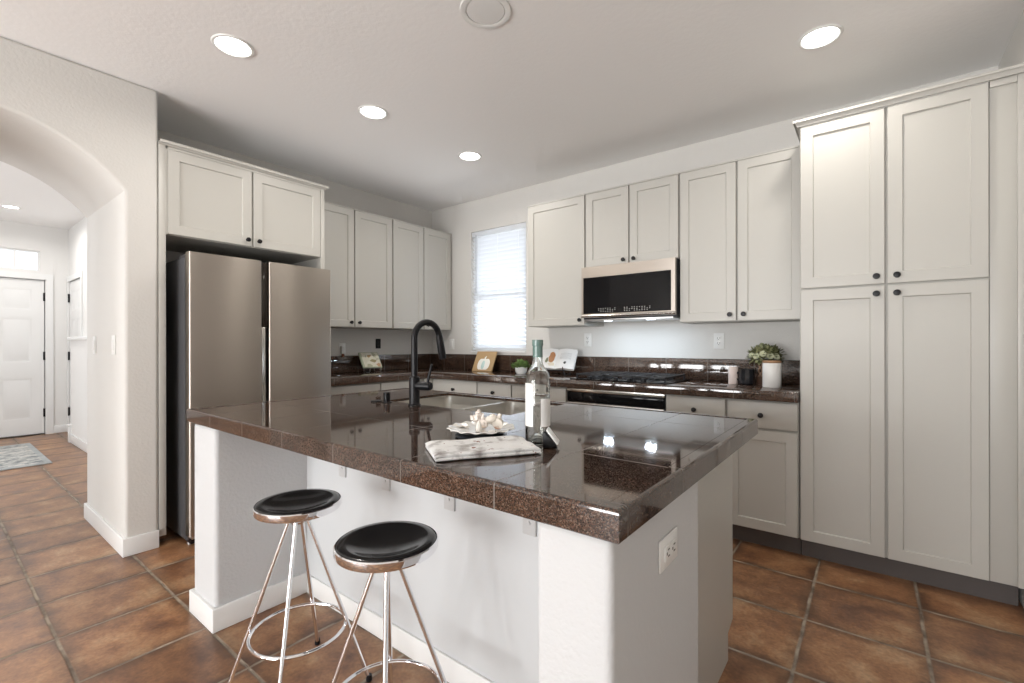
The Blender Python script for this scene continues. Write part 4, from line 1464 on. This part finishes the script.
def leaf_mat(name, c1_, c2_):
    m_ = mat(name, c1_, 0.55)
    nt, N, L, P = nodes(m_)
    g_ = N.new('ShaderNodeNewGeometry')
    L.new(mixc(N, L, g_.outputs['Random Per Island'], c1_, c2_), P.inputs['Base Color'])
    return m_


# succulent in small white pot
c = Vector((1.500, -0.30, Z + 0.001))
sp3 = thing('potted_succulent', 'green succulent in a small white pot behind the wine bottle', 'potted plant', c)
build('pot', MB().lathe([(0, 0), (0.040, 0), (0.052, 0.02), (0.056, 0.055), (0.053, 0.060), (0.048, 0.055), (0.044, 0.050), (0, 0.050)], c, 32), M_white, sp3)
build('foliage', leaf_cluster(c + Vector((0, 0, 0.055)), 0.075, 190, 0.03, 0.75, 3), leaf_mat('succulent_green', (0.10, 0.20, 0.05), (0.25, 0.36, 0.12)), sp3, smooth=0)

# open cookbook on a black stand
c = Vector((1.835, -0.27, Z + 0.001))
cb = thing('cookbook', 'open white cookbook propped on a black wire stand left of the cooktop', 'book', c)
Mx = leaning(c + Vector((0, 0, 0.055)), 0.35, 0.2, 14, 40)
M_page = mat('book_page', (0.76, 0.76, 0.75), 0.6)
for s in (-1, 1):
    b = bmesh.new()
    n = 10
    A, B, C_, D_ = [], [], [], []
    for i in range(n + 1):
        t = i / n
        x = s * t * 0.168
        yb = 0.0 - 0.016 * math.sin(PI * min(1, t * 1.15)) * (1 - 0.35 * t)
        A.append((x, yb))
    poly = A + [(x, 0.012) for x, _ in A[::-1]]
    m_ = MB().prism(poly, 'z', 0, 0.215).xf(Mx)
    build('page_block', m_, M_page, cb)
build('cover', MB().box(-0.172, 0.172, 0.0125, 0.015, -0.003, 0.219, 0.001).xf(Mx), M_white, cb)
pm = MB()
# photo of a dish and small marks on the pages
def page_y(x):
    t = min(1, abs(x) / 0.168)
    return -0.016 * math.sin(PI * min(1, t * 1.15)) * (1 - 0.35 * t) - 0.0012
def patch(x, z, rx, rz_):
    b = bmesh.new()
    n = 14
    vs = []
    rnd = random.Random(int(x * 1000 + z * 77))
    for i in range(n):
        a = 2 * PI * i / n
        k_ = rnd.uniform(0.75, 1.1)
        px, pz = x + rx * k_ * math.cos(a), z + rz_ * k_ * math.sin(a)
        vs.append(b.verts.new((px, page_y(px), pz)))
    b.faces.new(vs)
    m_ = MB()
    m_.merge(b, Mx)
    return m_
build('food_photo', patch(-0.045, 0.115, 0.030, 0.060), mat('food_orange', (0.42, 0.20, 0.09), 0.5), cb)
build('leaf_print', patch(-0.085, 0.085, 0.016, 0.030), mat('print_green', (0.16, 0.17, 0.10), 0.5), cb)
build('bowl_print', patch(-0.035, 0.045, 0.034, 0.022), mat('print_cream', (0.66, 0.60, 0.48), 0.5), cb)
build('berry_print', patch(-0.140, 0.105, 0.010, 0.013), mat('print_dark', (0.06, 0.03, 0.03), 0.5), cb)
build('berry_print', patch(-0.130, 0.035, 0.016, 0.014), mat('print_red', (0.30, 0.14, 0.10), 0.5), cb)
build('seal_print', patch(0.085, 0.060, 0.013, 0.015), mat('print_black', (0.02, 0.02, 0.02), 0.5), cb)
mb = MB()
for z in (0.165, 0.155, 0.145, 0.135, 0.125, 0.115, 0.105):
    for s in (0,):
        pts_ = [Mx @ Vector((x_, page_y(x_), z)) for x_ in (0.03, 0.05, 0.07, 0.09, 0.11, 0.13)]
        mb.tube(pts_, 0.0007, 4)
build('text_lines', mb, mat('ink_grey', (0.35, 0.35, 0.35), 0.6), cb)
Mz = Matrix.Translation(c) @ Matrix.Rotation(math.radians(14), 4, 'Z')
mb = MB()
for s in (-1, 1):
    mb.tube([Mz @ Vector((s * 0.09, -0.050, 0.075)), Mz @ Vector((s * 0.09, -0.040, 0.046)), Mz @ Vector((s * 0.09, 0.02, 0.046)), Mz @ Vector((s * 0.07, 0.135, 0.20))], 0.0045, 8)
    mb.tube([Mz @ Vector((s * 0.09, -0.03, 0.046)), Mz @ Vector((s * 0.11, -0.05, 0.006)), Mz @ Vector((s * 0.10, 0.14, 0.004)), Mz @ Vector((s * 0.07, 0.135, 0.20))], 0.0045, 8)
mb.tube([Mz @ Vector((-0.09, -0.03, 0.046)), Mz @ Vector((0.09, -0.03, 0.046))], 0.0045, 8)
build('stand', mb, M_iron, cb)

# pink candle, black mug, topiary, white canister
c = Vector((3.262, -0.262, Z + 0.001))
cd = thing('pillar_candle', 'pale pink pillar candle beside the black mug', 'candle', c)
build('wax', MB().lathe([(0, 0), (0.029, 0), (0.030, 0.003), (0.030, 0.113), (0.028, 0.116), (0.015, 0.112), (0, 0.111)], c, 32), mat('pink_wax', (0.72, 0.62, 0.58), 0.45), cd)
build('wick', MB().cyl(c + Vector((0, 0, 0.110)), c + Vector((0.001, 0, 0.120)), 0.0012, 6), M_black, cd)
c = Vector((3.345, -0.262, Z + 0.001))
mg = thing('black_mug', 'black ribbed mug between the pink candle and the white canister', 'mug', c)
prf = [(0, 0), (0.040, 0), (0.047, 0.008), (0.049, 0.05), (0.046, 0.095), (0.047, 0.102), (0.044, 0.102), (0.043, 0.09), (0.044, 0.01), (0, 0.008)]
build('cup', MB().lathe(prf, c, 12), mat('mug_black', (0.012, 0.013, 0.016), 0.15), mg, smooth=20)
hpts = [c + Vector((-0.045 - 0.026 * math.sin(PI * i / 10), -0.01, 0.082 - 0.056 * i / 10)) for i in range(11)]
build('handle', MB().tube(hpts, 0.0055, 10), M_black, mg)
c = Vector((3.425, -0.190, Z + 0.001))
tp = thing('faux_plant', 'round pale green faux plant with twisted brown stem behind the white canister', 'plant', c)
build('pot', MB().lathe([(0, 0), (0.034, 0), (0.042, 0.05), (0.040, 0.054), (0.036, 0.050), (0, 0.048)], c, 28), mat('pot_brown', (0.10, 0.05, 0.03), 0.5), tp)
for ph in (0, PI):
    pts_ = [c + Vector((0.010 * math.cos(ph + i * 0.7) - 0.01, 0.010 * math.sin(ph + i * 0.7), 0.045 + i * 0.0095)) for i in range(13)]
    build('stem', MB().tube(pts_, 0.0055, 8), mat('twig_brown', (0.32, 0.20, 0.13), 0.7), tp)
build('foliage', leaf_cluster(c + Vector((0.02, 0, 0.185)), 0.098, 520, 0.027, 0.70, 5, dome=False), leaf_mat('eucalyptus', (0.08, 0.10, 0.035), (0.38, 0.38, 0.20)), tp, smooth=0)
rnd = random.Random(4)
for k in range(5):
    a = -2.4 + k * 0.42
    fc_ = c + Vector((0.02 + 0.088 * math.cos(a), 0.088 * math.sin(a), 0.19 + rnd.uniform(-0.01, 0.045)))
    m_ = MB()
    for q in range(3):
        m_.lathe([(0.004 + 0.005 * q, 0), (0.010 + 0.005 * q, 0.008), (0.011 + 0.005 * q, 0.015), (0.009 + 0.005 * q, 0.0145), (0.003 + 0.005 * q, 0.002)], fc_, 9, Matrix.Rotation(1.2, 4, Vector((-math.sin(a), math.cos(a), 0))))
    build('flower', m_, mat('bloom_cream', (0.70, 0.72, 0.52), 0.6), tp)
c = Vector((3.510, -0.375, Z + 0.001))
cn = thing('canister', 'white cylindrical canister with wooden lid in front of the faux plant', 'canister', c)
build('body', MB().lathe([(0, 0), (0.050, 0), (0.052, 0.003), (0.052, 0.149), (0.050, 0.152), (0, 0.152)], c, 40), mat('canister_white', (0.80, 0.79, 0.77), 0.3), cn)
build('lid', MB().lathe([(0, 0.152), (0.051, 0.152), (0.0525, 0.155), (0.0525, 0.163), (0.050, 0.166), (0, 0.166)], c, 40), mat('lid_wood', (0.36, 0.20, 0.10), 0.5), cn)

# ------------------------------------------------------------------ hall rug
M_rug = mat('rug_pattern', (0.4, 0.42, 0.42), 0.95)
nt, N, L, P = nodes(M_rug)
tc = N.new('ShaderNodeTexCoord')
nz = N.new('ShaderNodeTexNoise')
nz.inputs['Scale'].default_value = 9
nz.inputs['Detail'].default_value = 6
nz.inputs['Roughness'].default_value = 0.7
L.new(tc.outputs['Object'], nz.inputs['Vector'])
cc = ramp(N, L, nz.outputs['Fac'], [(0.36, (0.20, 0.22, 0.23)), (0.48, (0.42, 0.43, 0.42)), (0.58, (0.66, 0.65, 0.62)), (0.7, (0.50, 0.42, 0.35))])
sp_ = N.new('ShaderNodeSeparateXYZ')
L.new(tc.outputs['Object'], sp_.inputs[0])
bx_ = mathn(N, L, 'GREATER_THAN', mathn(N, L, 'MAXIMUM', mathn(N, L, 'DIVIDE', mathn(N, L, 'ABSOLUTE', sp_.outputs[0]), 0.77), mathn(N, L, 'DIVIDE', mathn(N, L, 'ABSOLUTE', sp_.outputs[1]), 0.48)), 0.90)
L.new(mixc(N, L, mathn(N, L, 'MULTIPLY', bx_, 0.75), cc, (0.42, 0.45, 0.46)), P.inputs['Base Color'])
rg = MB().box(-0.77, 0.77, -0.48, 0.48, 0, 0.010, 0.003)
rg = build('hall_rug', rg, M_rug)
rg.location = (-3.39, -3.28, 0.001)
tag(rg, 'grey and cream patterned rug on the hall floor before the front door', 'rug')
